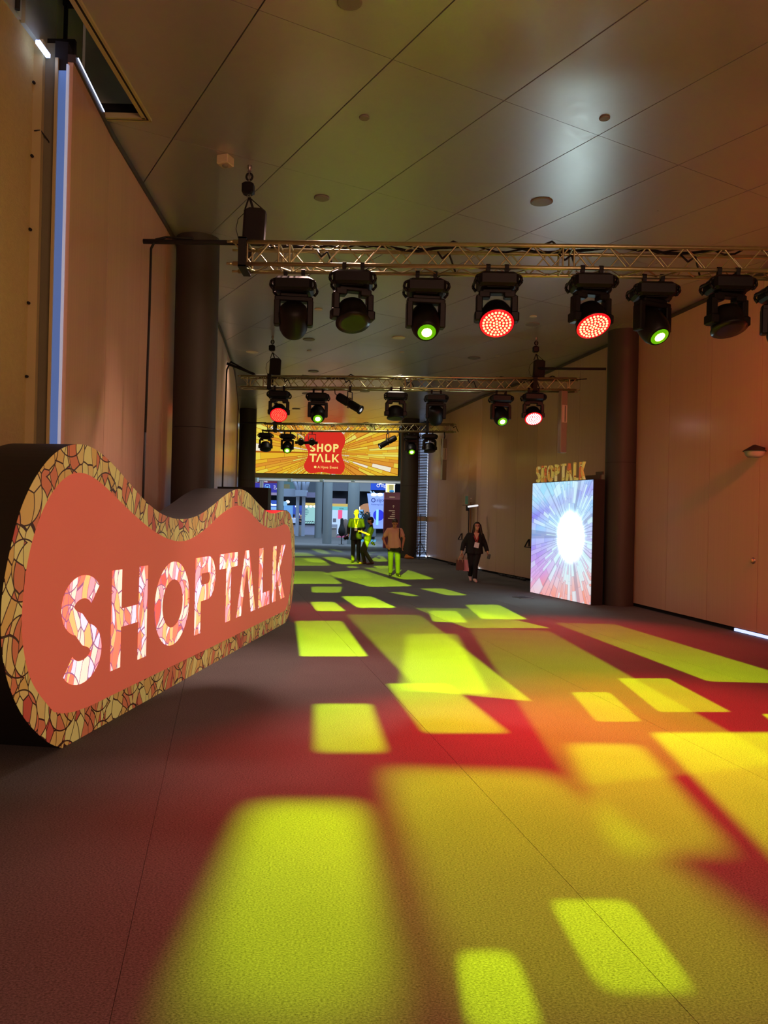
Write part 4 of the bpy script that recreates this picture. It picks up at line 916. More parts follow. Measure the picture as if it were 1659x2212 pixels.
    for k in (-1, 1): cap(mb, J['pelvis']+V(k*.066*W_, 0, .03), J['hip'+('R' if k > 0 else 'L')] if False else J['pelvis']+V(k*.07*W_, 0, -.04), .104*B+pants_r*.5, .10*B+pants_r*.5)
    fuse('trousers', mb, pants, t, .013, 3)
    for s in 'LR':
        fd = (foot_dirs or {}).get(s, V(0, -1, 0)); a = J['ank'+s]; mb = MB(); tip = a+fd*.165; tip.z = max(.032, a.z-.055+fd.z*.1)
        cap(mb, a+V(0, 0, -.03)-fd*.035, tip, .046, .036); cap(mb, a+V(0, 0, 0), a+V(0, 0, -.03), .046, .046); o = fuse('shoe', mb, shoe, t, .011, 1)
    if hairfn: hairfn(t, HP, q, J)
    return t, HP
EYEM = mat('eye_dark', (30, 22, 20), .3)
SK1 = mat('skin_light', (212, 160, 128), .5); SK2 = mat('skin_tan', (196, 138, 104), .5); SK3 = mat('skin_pale', (205, 150, 130), .5); SK4 = mat('skin_arm', (190, 125, 95), .5)
def stand(S=1., hipx=.085, shx=.185, lean=0.):
    return dict(pelvis=V(0, 0, .97*S), waist=V(0, lean*.4, 1.10*S), chest=V(0, lean*.8, 1.30*S), neck=V(0, lean, 1.48*S), head=V(0, lean-.01, 1.64*S),
        hipL=V(-hipx, 0, .93*S), hipR=V(hipx, 0, .93*S), kneeL=V(-hipx-.01, -.02, .50*S), kneeR=V(hipx+.01, -.02, .50*S), ankL=V(-hipx-.015, .02, .085), ankR=V(hipx+.015, .02, .085),
        shL=V(-shx, lean*.9, 1.405*S), shR=V(shx, lean*.9, 1.405*S), elL=V(-shx-.06, lean*.7+.02, 1.14*S), elR=V(shx+.06, lean*.7+.02, 1.14*S), wrL=V(-shx-.08, -.03, .89*S), wrR=V(shx+.08, -.03, .89*S))
# L is the viewer's left when rz = 0 and the person faces the camera (-Y)
def lanyard(t, J, strap, badge, z1, dx=0., w=.09, tilt=0., y=-.155):
    mb = MB(); n = J['neck']
    for k in (-1, 1):
        P0 = n+V(k*.055, .02, -.01); P1 = V(n.x+k*.06, -.12+n.y*.5, n.z-.10); P2 = V(dx+k*.012, y, z1+.10)
        for a, b in ((P0, P1), (P1, P2)):
            d = (b-a).normalized(); sd_ = d.cross(V(0, 1, 0)).normalized()*.010; mb.add([a-sd_, a+sd_, b+sd_, b-sd_, a-sd_+V(0, .003, 0), a+sd_+V(0, .003, 0), b+sd_+V(0, .003, 0), b-sd_+V(0, .003, 0)], [(0, 1, 2, 3), (4, 5, 6, 7), (0, 1, 5, 4), (2, 3, 7, 6), (1, 2, 6, 5), (3, 0, 4, 7)])
    mb.build('lanyard', strap, t); MB().box((dx, y, z1+.02), (w, .006, .14), Matrix.Rotation(tilt, 4, 'Y')).build('badge', badge, t)
BADGE = mat('badge_white', (230, 226, 235), .5)
# tall man in a dark coat
S1 = 1.075; J = stand(S1, .085, .20); J['head'] += V(-.01, -.02, .0)
J['elL'] = V(-.27, .03, 1.18*S1); J['wrL'] = V(-.27, -.06, .93*S1); J['elR'] = V(.27, .0, 1.16*S1); J['wrR'] = V(.20, -.20, 1.07*S1)
def bald(t, HP, q, J):
    mb = MB(); ball(mb, HP(0, .02, .032), 1, (.078, .095, .094), q); fuse('stubble_hair', mb, mat('stubble', (150, 110, 84), .7), t, .01, 1)
p = fl(768, 1216)
t, HP = person('tall bald man in long dark coat with yellow lanyard standing and looking left', (p.x, p.y, 0), 0, J, 1.05, SK1, mat('coat_green', (20, 24, 17), .8), mat('dark_jeans', (34, 34, 36), .8), mat('shoe_dark', (26, 24, 24), .5), None, hem=.80, long_sleeve=True, shirt_r=.02, hairfn=bald, face_dir=(-.55, -.83, -.05), foot_dirs={'L': V(-.35, -.93, 0), 'R': V(.3, -.95, 0)})
lanyard(t, J, mat('strap_yellow', (226, 196, 40), .5), BADGE, 1.18, -.01, .095, y=-.165)
wl_ = J['wrL']; cm = MB(); cm.box((0, 0, 0), (.14, .08, .10), bev=.012); cm.tube((-.0, -.04, 0), (0, -.12, 0), .035, 14); cm.box((0, 0, .06), (.06, .05, .03))
o = cm.build('camera', BLACK); o.location = V(p.x, p.y, 0)+wl_+V(-.045, -.03, -.13); o.rotation_euler = (0, 0, -1.2); tag(o, 'black camera hanging from the right hand of the tall bald man', 'camera')
# man in the cap, in profile, arms raised
J = dict(pelvis=V(0, -.02, .86), waist=V(0, .03, .99), chest=V(0, .10, 1.18), neck=V(0, .12, 1.36), head=V(0, .08, 1.51),
    hipL=V(-.08, -.02, .83), hipR=V(.08, -.02, .83), kneeL=V(-.10, -.18, .47), kneeR=V(.10, -.10, .46), ankL=V(-.11, -.10, .085), ankR=V(.12, .16, .085),
    shL=V(-.18, .12, 1.31), shR=V(.18, .12, 1.31), elL=V(-.20, .06, 1.04), elR=V(.19, .04, 1.03), wrL=V(-.10, -.19, 1.10), wrR=V(.06, -.21, 1.12), huL=V(0, 0, 1), huR=V(0, 0, 1))
CAPM = mat('cap_black', (22, 22, 26), .7); HAIRD = mat('hair_dark', (40, 28, 20), .6)
def capman(t, HP, q, J):
    mb = MB(); ball(mb, HP(0, .045, .0), 1, (.080, .078, .085), q); ball(mb, HP(0, .05, -.05), 1, (.06, .06, .06), q); fuse('hair', mb, HAIRD, t, .01, 1)
    mb = MB(); ball(mb, HP(0, -.055, -.085), 1, (.05, .035, .035), q); fuse('beard', mb, HAIRD, t, .008, 1)
    mb = MB(); ball(mb, HP(0, .012, .052), 1, (.088, .104, .082), q); mb.add([HP(x, y, z) for z in (.050, .060) for x, y in ((-.07, -.08), (-.055, -.15), (0, -.175), (.055, -.15), (.07, -.08))], [(0, 1, 2, 3, 4), (5, 6, 7, 8, 9), (0, 1, 6, 5), (1, 2, 7, 6), (2, 3, 8, 7), (3, 4, 9, 8)]); fuse('cap', mb, CAPM, t, .008, 1)
p = fl(793, 1219)
t, HP = person('bearded man in black cap and tee leaning back with both forearms raised', (p.x, p.y, 0), -PI/2, J, 1., SK2, mat('tee_black', (22, 24, 15), .8), mat('trousers_olive', (60, 62, 32), .85), mat('shoe_brown', (80, 40, 34), .5), HAIRD, hairfn=capman, hem=.80, sleeve=.75, face_dir=(0, -1, -.12), foot_dirs={'L': V(0, -1, 0), 'R': V(0, -1, 0)})
cm = MB(); cm.box((0, 0, 0), (.12, .07, .09), bev=.012); cm.tube((0, -.03, 0), (0, -.11, 0), .032, 14); cm.poly([(0, .03, .04), (-.04, .02, .14), (-.06, 0, .20)], .008)
o = cm.build('camera', BLACK); o.location = V(p.x+.175, p.y-.20, .74); o.rotation_euler = (.5, .3, .9); tag(o, 'black camera hanging at the hip of the man in the cap', 'camera')
# man in the pink tee, head bowed
J = stand(.955, .09, .19); J['head'] = V(0, -.10, 1.495); J['neck'] = V(0, -.0, 1.385); J['shL'] = V(-.175, 0, 1.30); J['shR'] = V(.175, 0, 1.30); J['chest'] = V(0, 0, 1.19); J['kneeR'] = V(.10, -.12, .48); J['ankR'] = V(.115, -.10, .085); J['kneeL'] = V(-.09, .0, .47); J['ankL'] = V(-.085, .08, .085)
J['elL'] = V(-.32, .02, 1.05); J['wrL'] = V(-.235, -.10, .86); J['hdL'] = V(.6, -.2, -.6); J['elR'] = V(.275, .03, 1.07); J['wrR'] = V(.24, -.06, .86); J['huL'] = V(-.5, -1, 0)
def shorthair(t, HP, q, J):
    mb = MB(); ball(mb, HP(0, .022, .040), 1, (.084, .096, .090), q); ball(mb, HP(0, .055, .0), 1, (.075, .062, .08), q); ball(mb, HP(0, -.045, .088), 1, (.055, .04, .025), q); fuse('hair', mb, mat('hair_brown', (52, 38, 26), .6), t, .01, 1)
p = fl(850, 1244)
t, HP = person('man in pale pink tee and green jeans looking down with hand on hip', (p.x, p.y, 0), .05, J, 1.02, SK4, mat('tee_pink', (206, 150, 128), .8), mat('jeans', (38, 44, 24), .85), mat('shoe_dark', (26, 24, 24), .5), HAIRD, hairfn=shorthair, hem=.79, sleeve=.62, face_dir=(0, -.86, -.50), foot_dirs={'L': V(-.1, -1, 0), 'R': V(.25, -.95, 0)}, bulk=1.04, shirt_r=.016)
mb = MB(); mb.poly([J['shR']+V(-.055, .02, .065), J['shR']+V(-.035, -.085, .0), V(.135, -.135, 1.15), V(.165, -.02, 1.0)], .018, 6); mb.build('bag_strap', mat('strap_dark', (60, 20, 20), .7), t)
mb = MB(); mb.box((0, .20, 1.15), (.28, .14, .40), bev=.04); mb.build('backpack', mat('pack_dark', (34, 26, 28), .8), t)
# woman walking toward the camera
J = stand(.90, .095, .19); J.update(head=V(.055, -.04, 1.475), neck=V(.035, 0, 1.315), chest=V(.01, 0, 1.15), shL=V(-.155, 0, 1.24), shR=V(.185, 0, 1.24), elL=V(-.285, .03, 1.02), wrL=V(-.335, -.03, .80), elR=V(.28, .03, 1.03), wrR=V(.345, -.04, .80),
    kneeL=V(-.075, -.02, .46), ankL=V(-.075, .18, .14), kneeR=V(.03, -.10, .47), ankR=V(.01, -.16, .085), hdL=V(0, 0, -1), hdR=V(.15, -.1, -1))
HAIRW = mat('hair_long', (26, 15, 14), .5)
def longhair(t, HP, q, J):
    mb = MB(); ball(mb, HP(0, .030, .030), 1, (.092, .095, .098), q); ball(mb, HP(0, -.04, .095), 1, (.06, .045, .03), q)
    cap(mb, HP(-.075, .02, .02), HP(-.092, .03, -.15), .036, .04); cap(mb, HP(.078, .02, .03), HP(.105, .03, -.14), .036, .045); cap(mb, HP(.105, .03, -.14), HP(.15, .02, -.33), .045, .04); cap(mb, HP(.15, .02, -.33), HP(.175, .02, -.45), .04, .02)
    cap(mb, HP(0, .07, 0), HP(0, .09, -.25), .075, .08); fuse('hair', mb, HAIRW, t, .01, 2)
p = fl(1023, 1256); WB = mat('knit_black', (20, 19, 20), .85)
t, HP = person('woman with long dark hair in black clothes walking with bags, red lanyard and badge', (p.x, p.y, 0), 0, J, 1.22, SK3, WB, mat('leggings_black', (17, 16, 17), .85), mat('sneaker_pink', (220, 180, 182), .6), HAIRW, hem=.74, long_sleeve=True, shirt_r=.022, hairfn=longhair, face_dir=(-.08, -1, .02), bulk=1.22, foot_dirs={'L': V(0, -.75, -.65), 'R': V(.1, -1, 0)}, pants_r=.014)
mb = MB(); mb.add([(-.045, -.158, 1.305), (.105, -.150, 1.305), (.04, -.180, 1.10), (.045, -.185, 1.02), (.03, -.185, 1.02)], [(0, 1, 2), (2, 3, 4)]); mb.build('neckline', SK3, t)
lanyard(t, J, mat('strap_red', (176, 20, 24), .5), BADGE, .96, .035, .125, .18, y=-.205)
bp = V(p.x, p.y, 0)
def bag(name, x0, x1, z0, z1, y, d, m, hm, lab, hx):
    b_ = empty(name, bp+V((x0+x1)/2, y, z0), 0, lab, 'bag'); w_ = x1-x0; h_ = z1-z0
    MB().box((0, 0, h_/2), (w_, d, h_), taper=.94).build('body', m, b_)
    for k in (-1, 1):
        tx = -.335-(x0+x1)/2; mb = MB(); mb.poly([(-w_*.28, k*d*.4, h_*.72), (-w_*.22, k*d*.42, h_+.02), (tx-.02, k*.01, .735-z0), (tx+.02, k*.01, .735-z0), (w_*.22, k*d*.42, h_+.02), (w_*.28, k*d*.4, h_*.72)], hx, 6); mb.build('handle', hm, b_)
bag('handbag', -.485, -.265, .30, .575, -.06, .12, mat('bag_brown', (92, 46, 34), .6), mat('handle_tan', (196, 140, 110), .6), 'brown handbag with pale handles carried by the woman in black', .010)
bag('shopping_bag', -.275, -.13, .27, .57, .06, .10, mat('bag_pink', (214, 150, 160), .6), mat('handle_tan', (196, 140, 110), .6), 'pink shopping bag carried by the woman in black behind her handbag', .006)
tag(MB().box(bp+V(.385, -.07, .68), (.075, .03, .13), bev=.008, M=Matrix.Rotation(.2, 4, 'Y')).build('phone', mat('phone_teal', (40, 70, 74), .4)), 'dark teal phone in the left hand of the woman in black', 'phone')

# ------------------------------------------------------------------ stands, small things along the right wall
def tripod(loc, h, lab, head=None, spread=.42):
    t = empty('light_stand', loc, .4, lab, 'stand'); MB().tube((0, 0, .12), (0, 0, h*.55), .022, 10).tube((0, 0, h*.55), (0, 0, h), .015, 10).build('pole', BLACKM, t); MB().tube((0, 0, h*.53), (0, 0, h*.57), .034, 10).build('collar', BLACKM, t)
    MB().tube((0, 0, h*.36), (0, 0, h*.40), .036, 10).build('hub', BLACKM, t)
    for k in range(3):
        a_ = k*2*PI/3; MB().tube((.02*math.cos(a_), .02*math.sin(a_), h*.38), (spread*math.cos(a_), spread*math.sin(a_), .018), .013, 8).tube((.01*math.cos(a_), .01*math.sin(a_), .16), (spread*.5*math.cos(a_), spread*.5*math.sin(a_), h*.19), .008, 6).build('leg', BLACKM, t)
    return t
p = fl(905, 1205); hh = aty(907, 1110, p.y).z; tripod((aty(907, 1200, p.y-1.1).x, p.y-1.1, 0), hh, 'tall black tripod stand in front of the slatted window', spread=.36)
P = aty(1013, 1100, 24.2); t = tripod((P.x, 24.2, 0), P.z+.05, 'black stand with white panel lamp behind the woman in black', spread=.35)
MB().box((.10, -.05, P.z+.10), (.34, .14, .05), Matrix.Rotation(-.15, 4, 'Y'), bev=.01).build('panel_lamp', mat('panel_lamp', (235, 240, 245), .4, em=(235, 242, 250), es=.9), t); MB().box((-.05, 0, P.z+.03), (.08, .08, .16)).build('joint', BLACKM, t)
P, n = onwall(1020, 1115, off=.06); MB().box((P.x, P.y, 1.7), (.05, .05, 1.0)).build('standing_profile', mat('wood_pole', (120, 96, 60), .6)); tag(bpy.data.objects['standing_profile'], 'slim brown upright strip on the wall beside the panel lamp', 'strip')
p = fl(881, 1206); t = empty('cloth_bundle', (p.x, p.y-.40, 0), 0, 'crumpled orange cloth on the floor by the olive column', 'cloth')
mb = MB(); ball(mb, (0, 0, .06), 1, (.16, .1, .07)); ball(mb, (.12, .02, .04), 1, (.12, .08, .045)); ball(mb, (-.06, 0, .12), 1, (.07, .06, .06)); fuse('cloth', mb, mat('orange_cloth', (206, 120, 44), .8), t, .015, 2)
for (x0, x1, y, lab) in ((1085, 1146, 1250, 'black cable bundle lying at the wall just left of the glowing screen'), (975, 990, 1222, 'short black cable lump at the wall left of the woman in black')):
    a, n = onwall(x0, y, off=.10); b, _ = onwall(x1, y, off=.12); a.z = b.z = .03; mb = MB()
    for j in range(3):
        pts = [a.lerp(b, k/10)+n*(.03*math.sin(k*1.3+j))+V(0, 0, .018*abs(math.sin(k*.8+j))) for k in range(11)]; mb.poly(pts, .022, 6)
    tag(mb.build('floor_cable', BLACKM), lab, 'cable')
for (x, y, lab) in ((925, 1206, 'small bright white lamp on the floor at the near foot of the tripod'), (1021, 1230, 'small bright white floor lamp seen past the shin of the woman in black'), (1034, 1233, 'small bright white floor lamp right of the woman in black')):
    a, n = onwall(min(x, 1034), 1150, off=.06); t = empty('floor_lamp', (a.x, a.y, 0), 0, lab, 'lamp'); mb = MB(); ball(mb, (0, 0, .075), .035); mb.build('bulb', mat('tiny_lamp', (255, 255, 255), .4, em=(240, 248, 255), es=5), t); MB().lathe([(.04, 0), (.035, .03), (.02, .045)], n=12).build('foot', BLACKM, t)

# ------------------------------------------------------------------ header beams under the big screen
bm_ = empty('trim_1', kind='structure')
def bpx(mb, x0, y0, x1, y1, Y, D, z0=None, mi=0):
    a, b = aty(x0, y1, Y), aty(x1, y0, Y); za = a.z if z0 is None else z0
    return mb.box(((a.x+b.x)/2, Y+D/2, (za+b.z)/2), (b.x-a.x, D, b.z-za), mi=mi)
a = aty(700, 1025, 35).z
MB().box((-2.6, 35.1, a+.9), (9, .3, 2.2)).build('soffit_beam', mat('beam_olive', (190, 186, 140), .6), bm_)
z1_ = aty(700, 1036, 38).z; MB().box((-2.9, 39.5, z1_+.15), (13, 3.6, .3)).build('white_soffit', mat('soffit_white', (214, 216, 206), .6, em=(200, 205, 195), es=.0), bm_)
for x in (552, 625, 694.5, 762): m_ = MB(); bpx(m_, x-4, 1019, x+4, 1040, 35.6, .5); m_.build('rib', mat('rib_grey', (170, 178, 184), .5), bm_)
MB().box((-7.2, 35.2, 3), (1.6, 1.4, 6)).build('jamb', COLM, bm_)

# ------------------------------------------------------------------ the exhibition hall beyond
hall = empty('wall_far', kind='structure'); m_ = MB(); m_.box((-2, 84, 5), (60, .3, 10)); m_.build('back_wall', mat('hall_dark', (60, 64, 76), .8), hall)
MB().box((-24, 61, 5), (.3, 46, 10)).build('side_wall', mat('hall_dark', (60, 64, 76), .8), hall); MB().box((14, 61, 5), (.3, 50, 10)).build('side_wall', mat('hall_dark', (60, 64, 76), .8), hall)
MB().box((-5, 62, 9.4), (40, 46, .2)).build('hall_roof', mat('hall_roof', (70, 74, 84), .8), hall)
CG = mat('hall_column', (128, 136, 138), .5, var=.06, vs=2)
def hcol(xc, w, Y, lab): P = aty(xc, 1150, Y); column((P.x, Y), w/FPX*Y/2, lab, 9.2, 4.2, CG, 'hall_column')
hcol(706.5, 20, 43.6, 'nearest grey hall column left of the tall bald man'); hcol(687, 15.5, 53, 'grey blue hall column just left of the nearest one, farther back'); hcol(762.5, 25, 43.8, 'wide grey hall column right behind the tall bald man'); hcol(603.5, 15, 50, 'blue lit hall column above the far tip of the wavy sign')
def thing_px(name, lab, cat, Y, group=None, x=700): P = aty(x, 1150, Y); return empty(name, (P.x, Y, 0), 0, lab, cat, group)
EM = lambda nm, c, s: mat(nm, tuple(v*.55 for v in c), .6, em=c, es=s)  # hall light put into the colour as glow, for surfaces and lamps alike
def part(t, nm, px, Y, D, m, z0=None, **kw): mb = MB(); bpx(mb, *px, Y, D, z0); return mb.build(nm, m, t, world=True, **kw)
def txt(t, s, px, py, h, Y, m, name='lettering', ext=.01): P = aty(px, py, Y-.03); return font_text(name, s, h/FPX*Y, P, 0, m, t, ext)
WHT = EM('print_white', (240, 240, 255), .8)
# banners at the upper left
t = thing_px('hanging_banner', 'red banner with white letters at the far upper left of the hall', 'banner', 60, x=573); part(t, 'cloth', (546, 1028, 600, 1044), 60, .1, EM('banner_red', (120, 40, 56), .5)); txt(t, 'a', 551, 1041.5, 13, 60, WHT); txt(t, 'lla', 567, 1041.5, 13, 60, WHT)
t = thing_px('hanging_banner', 'blue banner with a rounded logo below the red banner', 'banner', 58, x=573); part(t, 'cloth', (546, 1044, 598, 1063), 58, .1, EM('banner_blue', (58, 54, 168), .8)); txt(t, 'Ca', 591, 1057, 7, 58, WHT); txt(t, 'Ne', 591, 1051, 4, 58, WHT)
mb = MB(); a = aty(577.5, 1052, 57.9); s_ = 5/FPX*58
mb.poly([a+V(s_*math.copysign(abs(math.cos(k*PI/12))**.5, math.cos(k*PI/12)), 0, s_*math.copysign(abs(math.sin(k*PI/12))**.5, math.sin(k*PI/12))) for k in range(25)], .03, 5); mb.box(a, (.16, .02, .13)); mb.build('logo', EM('logo_pale', (120, 190, 245), .9), t, world=True)
t = thing_px('wooden_post', 'rough pale wooden post in front of the blue banner', 'post', 48, x=566); part(t, 'post', (561, 1029, 564.5, 1054), 48, .2, mat('wood_grey', (170, 160, 150), .7), z0=0); part(t, 'post', (565, 1029, 568.5, 1054), 48.1, .2, mat('wood_grey', (170, 160, 150), .7), z0=0)
# blue-lit stand at the left
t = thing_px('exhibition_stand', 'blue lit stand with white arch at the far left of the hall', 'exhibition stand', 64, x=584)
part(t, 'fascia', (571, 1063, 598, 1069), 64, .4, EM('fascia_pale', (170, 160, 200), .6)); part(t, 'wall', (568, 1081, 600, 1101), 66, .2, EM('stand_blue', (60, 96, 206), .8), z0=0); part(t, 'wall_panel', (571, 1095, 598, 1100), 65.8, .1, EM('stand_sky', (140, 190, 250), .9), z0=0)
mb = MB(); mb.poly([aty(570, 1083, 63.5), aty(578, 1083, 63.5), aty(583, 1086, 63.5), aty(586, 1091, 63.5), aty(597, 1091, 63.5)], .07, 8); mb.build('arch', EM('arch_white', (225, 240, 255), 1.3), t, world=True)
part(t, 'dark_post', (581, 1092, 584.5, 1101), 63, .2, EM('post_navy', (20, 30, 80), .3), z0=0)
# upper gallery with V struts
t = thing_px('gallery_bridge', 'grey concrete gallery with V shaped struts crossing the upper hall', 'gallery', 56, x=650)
CONC = mat('concrete_blue', (132, 146, 168), .7, em=(120, 136, 160), es=.30); DK = mat('void_dark', (26, 26, 34), .9)  # gallery has no lamps; faint glow here and below carries hall light
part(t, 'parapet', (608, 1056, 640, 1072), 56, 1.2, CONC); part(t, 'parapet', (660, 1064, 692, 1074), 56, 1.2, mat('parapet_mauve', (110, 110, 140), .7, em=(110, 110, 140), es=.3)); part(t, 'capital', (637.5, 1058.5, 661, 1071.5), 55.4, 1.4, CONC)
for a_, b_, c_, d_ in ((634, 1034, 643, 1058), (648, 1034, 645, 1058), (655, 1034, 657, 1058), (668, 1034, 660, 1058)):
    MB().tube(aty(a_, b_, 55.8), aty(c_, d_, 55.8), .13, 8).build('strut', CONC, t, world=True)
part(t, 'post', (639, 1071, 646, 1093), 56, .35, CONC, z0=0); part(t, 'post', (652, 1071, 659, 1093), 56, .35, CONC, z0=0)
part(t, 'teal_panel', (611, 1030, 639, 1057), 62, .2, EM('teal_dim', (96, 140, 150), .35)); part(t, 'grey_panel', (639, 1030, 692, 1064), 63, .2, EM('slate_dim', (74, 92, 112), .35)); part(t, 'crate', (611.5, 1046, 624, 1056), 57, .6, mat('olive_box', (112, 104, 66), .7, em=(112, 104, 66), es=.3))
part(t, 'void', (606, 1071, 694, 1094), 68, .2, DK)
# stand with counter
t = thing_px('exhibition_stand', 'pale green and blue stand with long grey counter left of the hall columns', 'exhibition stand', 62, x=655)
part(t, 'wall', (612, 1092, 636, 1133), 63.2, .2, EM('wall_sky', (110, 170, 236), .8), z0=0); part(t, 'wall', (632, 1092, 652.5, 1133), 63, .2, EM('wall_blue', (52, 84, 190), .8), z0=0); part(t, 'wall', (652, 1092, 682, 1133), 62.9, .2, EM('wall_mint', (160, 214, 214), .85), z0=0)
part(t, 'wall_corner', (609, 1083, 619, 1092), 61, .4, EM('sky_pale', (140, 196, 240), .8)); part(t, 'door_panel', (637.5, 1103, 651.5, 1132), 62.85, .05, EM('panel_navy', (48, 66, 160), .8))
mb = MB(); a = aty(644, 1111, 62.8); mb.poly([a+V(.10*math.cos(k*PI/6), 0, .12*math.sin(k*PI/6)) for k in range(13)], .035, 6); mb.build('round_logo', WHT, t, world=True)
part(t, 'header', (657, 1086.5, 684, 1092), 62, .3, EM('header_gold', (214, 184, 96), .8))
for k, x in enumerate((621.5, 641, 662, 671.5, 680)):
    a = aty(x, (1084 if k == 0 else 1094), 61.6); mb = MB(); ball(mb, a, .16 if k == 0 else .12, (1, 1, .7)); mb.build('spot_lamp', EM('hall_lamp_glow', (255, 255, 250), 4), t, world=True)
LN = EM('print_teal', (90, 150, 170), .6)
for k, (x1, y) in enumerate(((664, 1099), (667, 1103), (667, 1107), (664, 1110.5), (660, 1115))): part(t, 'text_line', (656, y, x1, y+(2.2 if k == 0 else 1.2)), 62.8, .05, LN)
part(t, 'counter', (632, 1133.6, 682, 1159), 60, .8, mat('counter_grey', (150, 160, 190), .6, em=(140, 152, 186), es=.28), z0=0); part(t, 'counter_top', (631, 1131.6, 683, 1133.6), 59.9, 1.0, mat('counter_dark', (34, 40, 56), .5))  # counter front brightened by a faint glow of its own
for k, x in enumerate((663, 668, 673, 678)):
    mb = MB(); a = aty(x, 1131.4, 60.3); mb.lathe([(.09, 0), (.09, .02), (.01, .03), (.01, .16)], a, 8); mb.poly([a+V(0, 0, .16), a+V(-.12, 0, .2), a+V(-.14, 0, .1)], .018, 5).poly([a+V(0, 0, .12), a+V(.1, 0, .18)], .02, 5)
    tag(mb.build('gadget', mat('gadget_dark', (50, 62, 78), .5)), 'small dark device on the grey counter, number %s from its left' % ('one', 'two', 'three', 'four')[k], 'device', 'devices on the stand counter')
t = thing_px('wooden_stool', 'round grey wooden block stool before the long grey counter', 'stool', 57.5, x=649); mb = MB(); mb.lathe([(.27, 0), (.27, .66), (.25, .68)], n=20); mb.build('block', mat('wood_grey', (170, 160, 150), .7), t); MB().lathe([(.26, .68), (.26, .70)], n=20).build('seat', mat('wood_pale', (190, 180, 168), .6), t)
def far_person(lab, x, y_top, Y, shirt, hairm, dr, skirt=.5, rz=0.):
    P = aty(x, y_top, Y); J_ = stand(P.z/1.76); J_['elL'] = J_['shL']+V(-.06, -.04, -.25); J_['elR'] = J_['shR']+V(.06, -.04, -.25); J_['wrL'] = V(-.08, -.26, J_['elL'].z+.06); J_['wrR'] = V(.06, -.27, J_['elR'].z+.05)
    def hf(t, HP, q, J): mb = MB(); ball(mb, HP(0, .03, .03), 1, (.09, .095, .098), q); cap(mb, HP(0, .06, -.02), HP(0, .07, -.16 if dr else -.06), .07, .06); fuse('hair', mb, hairm, t, .016, 1)
    person(lab, (P.x, Y, 0), rz, J_, 1, SK1, shirt, mat('far_trousers', (30, 32, 44), .8), mat('far_shoe', (24, 24, 26), .6), hairm, hairfn=hf, long_sleeve=True)
far_person('person in white top standing behind the long grey counter, seen from behind', 635, 1111, 61.6, mat('far_white', (215, 225, 250), .7, em=(160, 180, 230), es=.25), HAIRD, False, rz=PI)  # white top brightened by a faint added glow
far_person('person with long fair hair in black top behind the long grey counter', 649.5, 1112.5, 61.6, mat('far_black', (20, 20, 24), .8), mat('hair_fair', (190, 160, 120), .6), True)
far_person('person with dark hair standing inside the blue and white booth', 800, 1112, 60.5, mat('far_grey', (150, 160, 190), .8), HAIRD, False)
# middle bay between the columns
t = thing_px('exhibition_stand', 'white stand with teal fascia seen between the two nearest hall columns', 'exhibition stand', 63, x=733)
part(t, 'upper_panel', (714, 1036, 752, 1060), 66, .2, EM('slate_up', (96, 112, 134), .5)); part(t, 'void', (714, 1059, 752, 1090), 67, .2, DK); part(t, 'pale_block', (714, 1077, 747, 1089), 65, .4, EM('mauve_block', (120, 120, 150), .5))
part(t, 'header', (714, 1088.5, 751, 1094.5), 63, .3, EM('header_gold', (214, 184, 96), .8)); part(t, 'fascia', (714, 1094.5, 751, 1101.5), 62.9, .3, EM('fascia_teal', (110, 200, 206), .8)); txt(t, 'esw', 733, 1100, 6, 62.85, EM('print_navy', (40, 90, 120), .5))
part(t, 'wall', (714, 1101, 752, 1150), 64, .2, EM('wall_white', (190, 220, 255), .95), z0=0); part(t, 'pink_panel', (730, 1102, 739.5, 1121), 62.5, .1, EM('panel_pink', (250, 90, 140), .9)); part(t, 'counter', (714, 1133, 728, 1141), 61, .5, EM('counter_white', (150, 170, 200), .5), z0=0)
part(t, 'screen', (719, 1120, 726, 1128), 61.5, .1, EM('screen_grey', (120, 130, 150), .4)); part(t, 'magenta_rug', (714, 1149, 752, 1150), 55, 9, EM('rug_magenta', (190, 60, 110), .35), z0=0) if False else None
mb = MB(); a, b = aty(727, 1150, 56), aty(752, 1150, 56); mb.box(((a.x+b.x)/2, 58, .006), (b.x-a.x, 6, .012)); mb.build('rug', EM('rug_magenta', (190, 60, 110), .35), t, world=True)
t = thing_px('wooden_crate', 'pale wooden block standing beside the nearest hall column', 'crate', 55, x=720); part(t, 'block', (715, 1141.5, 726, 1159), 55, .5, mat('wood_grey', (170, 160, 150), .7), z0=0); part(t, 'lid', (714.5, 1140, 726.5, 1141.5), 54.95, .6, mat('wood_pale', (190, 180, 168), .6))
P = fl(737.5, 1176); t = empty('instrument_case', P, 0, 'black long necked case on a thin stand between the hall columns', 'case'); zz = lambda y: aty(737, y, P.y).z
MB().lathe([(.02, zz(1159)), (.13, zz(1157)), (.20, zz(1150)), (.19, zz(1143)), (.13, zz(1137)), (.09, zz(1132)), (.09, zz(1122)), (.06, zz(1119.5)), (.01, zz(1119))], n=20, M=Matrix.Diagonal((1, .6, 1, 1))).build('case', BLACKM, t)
MB().tube((0, 0, .01), (0, 0, zz(1158)), .025, 8).lathe([(.16, 0), (.16, .015)], n=16).build('stand', BLACKM, t)
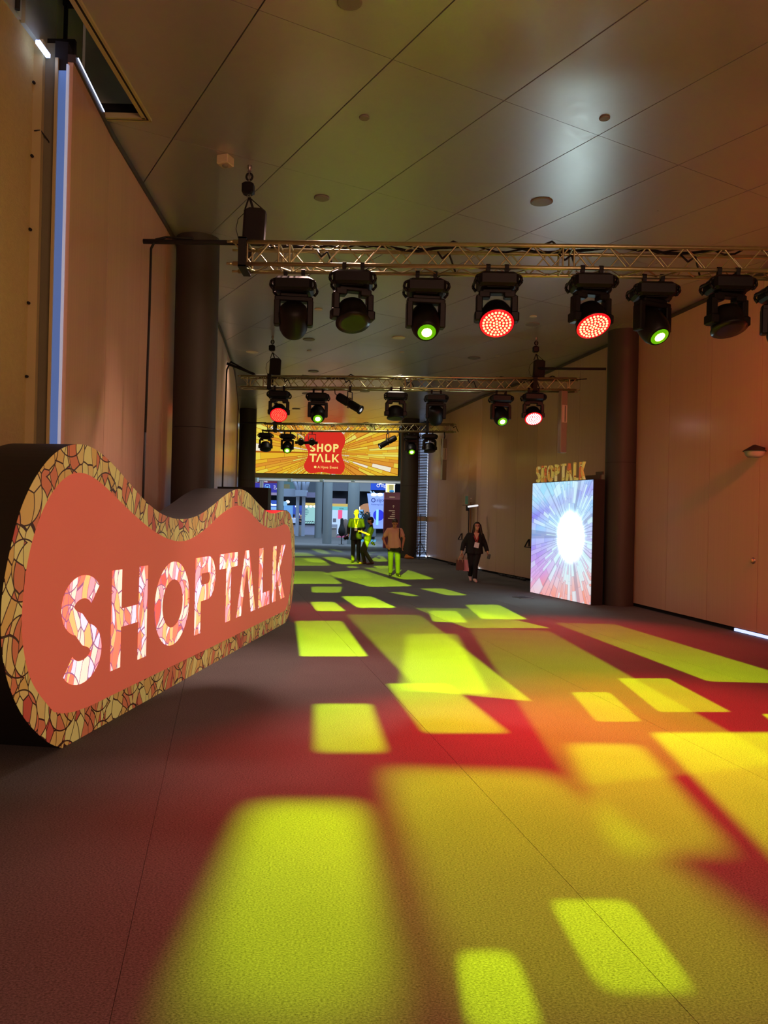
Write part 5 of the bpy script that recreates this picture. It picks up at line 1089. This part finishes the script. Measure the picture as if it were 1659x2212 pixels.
t = thing_px('hall_bag', 'brown and grey covered round shape behind the black case', 'bag', 50, x=745); mb = MB(); a = aty(746, 1138, 50); mb.lathe([(.05, -.55), (.28, -.45), (.34, 0), (.25, .35), (.05, .5)], a, 18, Matrix.Diagonal((1, .6, 1, 1))); mb.build('cover', mat('cover_brown', (110, 90, 80), .7), t, world=True); mb = MB().tube(V(a.x, a.y, .01), V(a.x, a.y, a.z-.5), .05, 8); mb.build('foot', BLACKM, t, world=True)
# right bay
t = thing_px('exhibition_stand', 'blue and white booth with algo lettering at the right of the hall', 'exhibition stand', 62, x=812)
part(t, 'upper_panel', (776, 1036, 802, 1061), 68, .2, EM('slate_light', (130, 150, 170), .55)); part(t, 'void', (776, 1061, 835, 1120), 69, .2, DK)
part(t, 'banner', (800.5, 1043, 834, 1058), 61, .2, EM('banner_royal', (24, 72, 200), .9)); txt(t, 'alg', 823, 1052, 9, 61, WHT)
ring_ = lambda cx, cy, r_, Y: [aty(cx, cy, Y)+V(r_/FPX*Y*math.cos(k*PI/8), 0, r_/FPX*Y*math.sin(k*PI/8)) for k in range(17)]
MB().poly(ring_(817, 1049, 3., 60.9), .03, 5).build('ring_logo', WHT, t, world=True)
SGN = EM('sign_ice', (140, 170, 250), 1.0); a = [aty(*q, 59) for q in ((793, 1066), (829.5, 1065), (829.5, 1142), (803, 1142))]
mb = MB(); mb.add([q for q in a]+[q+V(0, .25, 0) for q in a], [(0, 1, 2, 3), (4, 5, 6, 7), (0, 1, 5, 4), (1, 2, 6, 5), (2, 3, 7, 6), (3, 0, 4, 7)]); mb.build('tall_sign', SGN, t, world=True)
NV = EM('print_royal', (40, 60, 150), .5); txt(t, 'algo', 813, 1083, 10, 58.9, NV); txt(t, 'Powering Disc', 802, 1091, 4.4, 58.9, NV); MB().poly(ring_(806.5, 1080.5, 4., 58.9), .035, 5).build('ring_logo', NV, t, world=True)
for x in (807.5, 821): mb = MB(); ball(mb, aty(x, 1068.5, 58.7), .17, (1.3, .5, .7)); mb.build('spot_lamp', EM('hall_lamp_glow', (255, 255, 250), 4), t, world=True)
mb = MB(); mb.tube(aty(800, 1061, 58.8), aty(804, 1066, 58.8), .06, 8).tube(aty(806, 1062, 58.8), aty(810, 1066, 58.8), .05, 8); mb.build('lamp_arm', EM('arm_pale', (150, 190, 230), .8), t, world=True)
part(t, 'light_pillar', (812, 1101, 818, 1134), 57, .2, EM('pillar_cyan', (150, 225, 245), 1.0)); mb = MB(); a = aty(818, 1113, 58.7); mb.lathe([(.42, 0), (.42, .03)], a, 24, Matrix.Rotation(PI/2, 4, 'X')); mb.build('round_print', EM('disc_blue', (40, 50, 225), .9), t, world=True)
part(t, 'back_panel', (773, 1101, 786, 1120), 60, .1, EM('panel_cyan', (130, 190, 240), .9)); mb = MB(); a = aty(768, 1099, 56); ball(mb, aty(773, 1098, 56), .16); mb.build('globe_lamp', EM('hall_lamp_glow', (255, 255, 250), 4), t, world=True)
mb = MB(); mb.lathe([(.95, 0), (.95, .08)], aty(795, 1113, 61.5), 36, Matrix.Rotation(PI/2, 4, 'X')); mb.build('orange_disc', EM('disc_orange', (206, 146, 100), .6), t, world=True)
part(t, 'counter', (776, 1142, 812, 1163), 52, .7, mat('desk_grey', (90, 104, 120), .6, em=(90, 104, 120), es=.3), z0=.25); part(t, 'plinth', (779, 1160, 809, 1164), 52.1, .6, DK, z0=0)  # desk given a faint glow so that it looks lit
mb = MB(); a, b = aty(771, 1150, 48), aty(812, 1150, 48); mb.box(((a.x+b.x)/2, 50, .006), (b.x-a.x, 4.4, .012)); mb.build('rug', EM('rug_cyan', (60, 150, 190), .5), t, world=True)
for k, (x, y, lab) in enumerate(((769, 1131, 'left'), (784, 1128, 'right'))):
    pass
t = thing_px('potted_plant', 'dark bushy plant in box between the two men and the booth', 'plant', 51, x=789); mb = MB(); random.seed(3)
for k in range(60):
    a = aty(random.uniform(778, 800), random.uniform(1106, 1128), 51)+V(0, random.uniform(0, .4), 0); d = V(random.uniform(-1, 1), random.uniform(-.5, .5), random.uniform(-.3, 1)).normalized()*.2; s_ = d.cross(V(0, 1, 0)).normalized()*.04
    mb.add([a, a+d*.5+s_, a+d, a+d*.5-s_], [(0, 1, 2, 3)])
mb.build('foliage', mat('leaf_dark', (30, 42, 40), .6), t, world=True, kind='stuff'); part(t, 'planter', (786, 1111, 800, 1125), 51.6, .5, mat('planter_dark', (44, 48, 54), .7), z0=0)
# lit sample box and maroon totem
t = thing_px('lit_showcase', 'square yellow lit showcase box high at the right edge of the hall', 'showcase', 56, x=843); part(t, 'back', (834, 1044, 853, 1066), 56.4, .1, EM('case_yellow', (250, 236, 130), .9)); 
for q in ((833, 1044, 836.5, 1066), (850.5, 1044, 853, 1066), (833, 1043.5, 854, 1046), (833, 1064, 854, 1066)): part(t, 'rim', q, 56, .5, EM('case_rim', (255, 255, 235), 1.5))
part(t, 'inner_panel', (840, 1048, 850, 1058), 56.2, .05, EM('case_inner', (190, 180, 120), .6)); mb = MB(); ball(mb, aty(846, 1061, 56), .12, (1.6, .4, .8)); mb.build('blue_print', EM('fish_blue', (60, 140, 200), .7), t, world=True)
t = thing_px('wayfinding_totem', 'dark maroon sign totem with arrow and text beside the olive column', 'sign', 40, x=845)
part(t, 'slab', (829, 1064, 868, 1168), 40, .3, mat('maroon', (74, 26, 32), .6, em=(74, 26, 32), es=.35), z0=0); part(t, 'edge', (827, 1064, 832, 1168), 39.9, .4, mat('maroon_edge', (90, 44, 60), .6, em=(90, 44, 60), es=.4), z0=0); CR = EM('print_sand', (170, 140, 110), .6)  # maroon slab and edge brightened by added glow

for x0_, x1_, y in ((841, 853, 1073), (840, 853, 1102.5), (847, 853, 1106.8), (846, 853, 1111), (842, 853, 1115), (838, 853, 1119)): part(t, 'text_line', (x0_, y, x1_, y+1.6), 39.97, .02, CR)
mb = MB(); a = aty(850, 1095, 39.93); mb.tube(a+V(0, 0, -.06), a+V(0, 0, .06), .012, 6).tube(a+V(-.05, 0, .03), a+V(0, 0, .08), .012, 6).tube(a+V(.05, 0, .03), a+V(0, 0, .08), .012, 6); mb.build('arrow', CR, t, world=True)
P = aty(822, 1040, 50); t = empty('pendant_lamp', P, 0, 'white pendant lamp below the header beams at the right', 'lamp'); mb = MB(); ball(mb, (0, 0, -.05), .11); mb.lathe([(.03, .1), (.03, .3)], n=8); mb.build('globe', EM('hall_lamp_glow', (255, 255, 250), 4), t); MB().lathe([(.24, -.16), (.18, -.19), (.02, -.2)], n=16).build('dish', EM('dish_white', (230, 240, 250), 1.2), t)
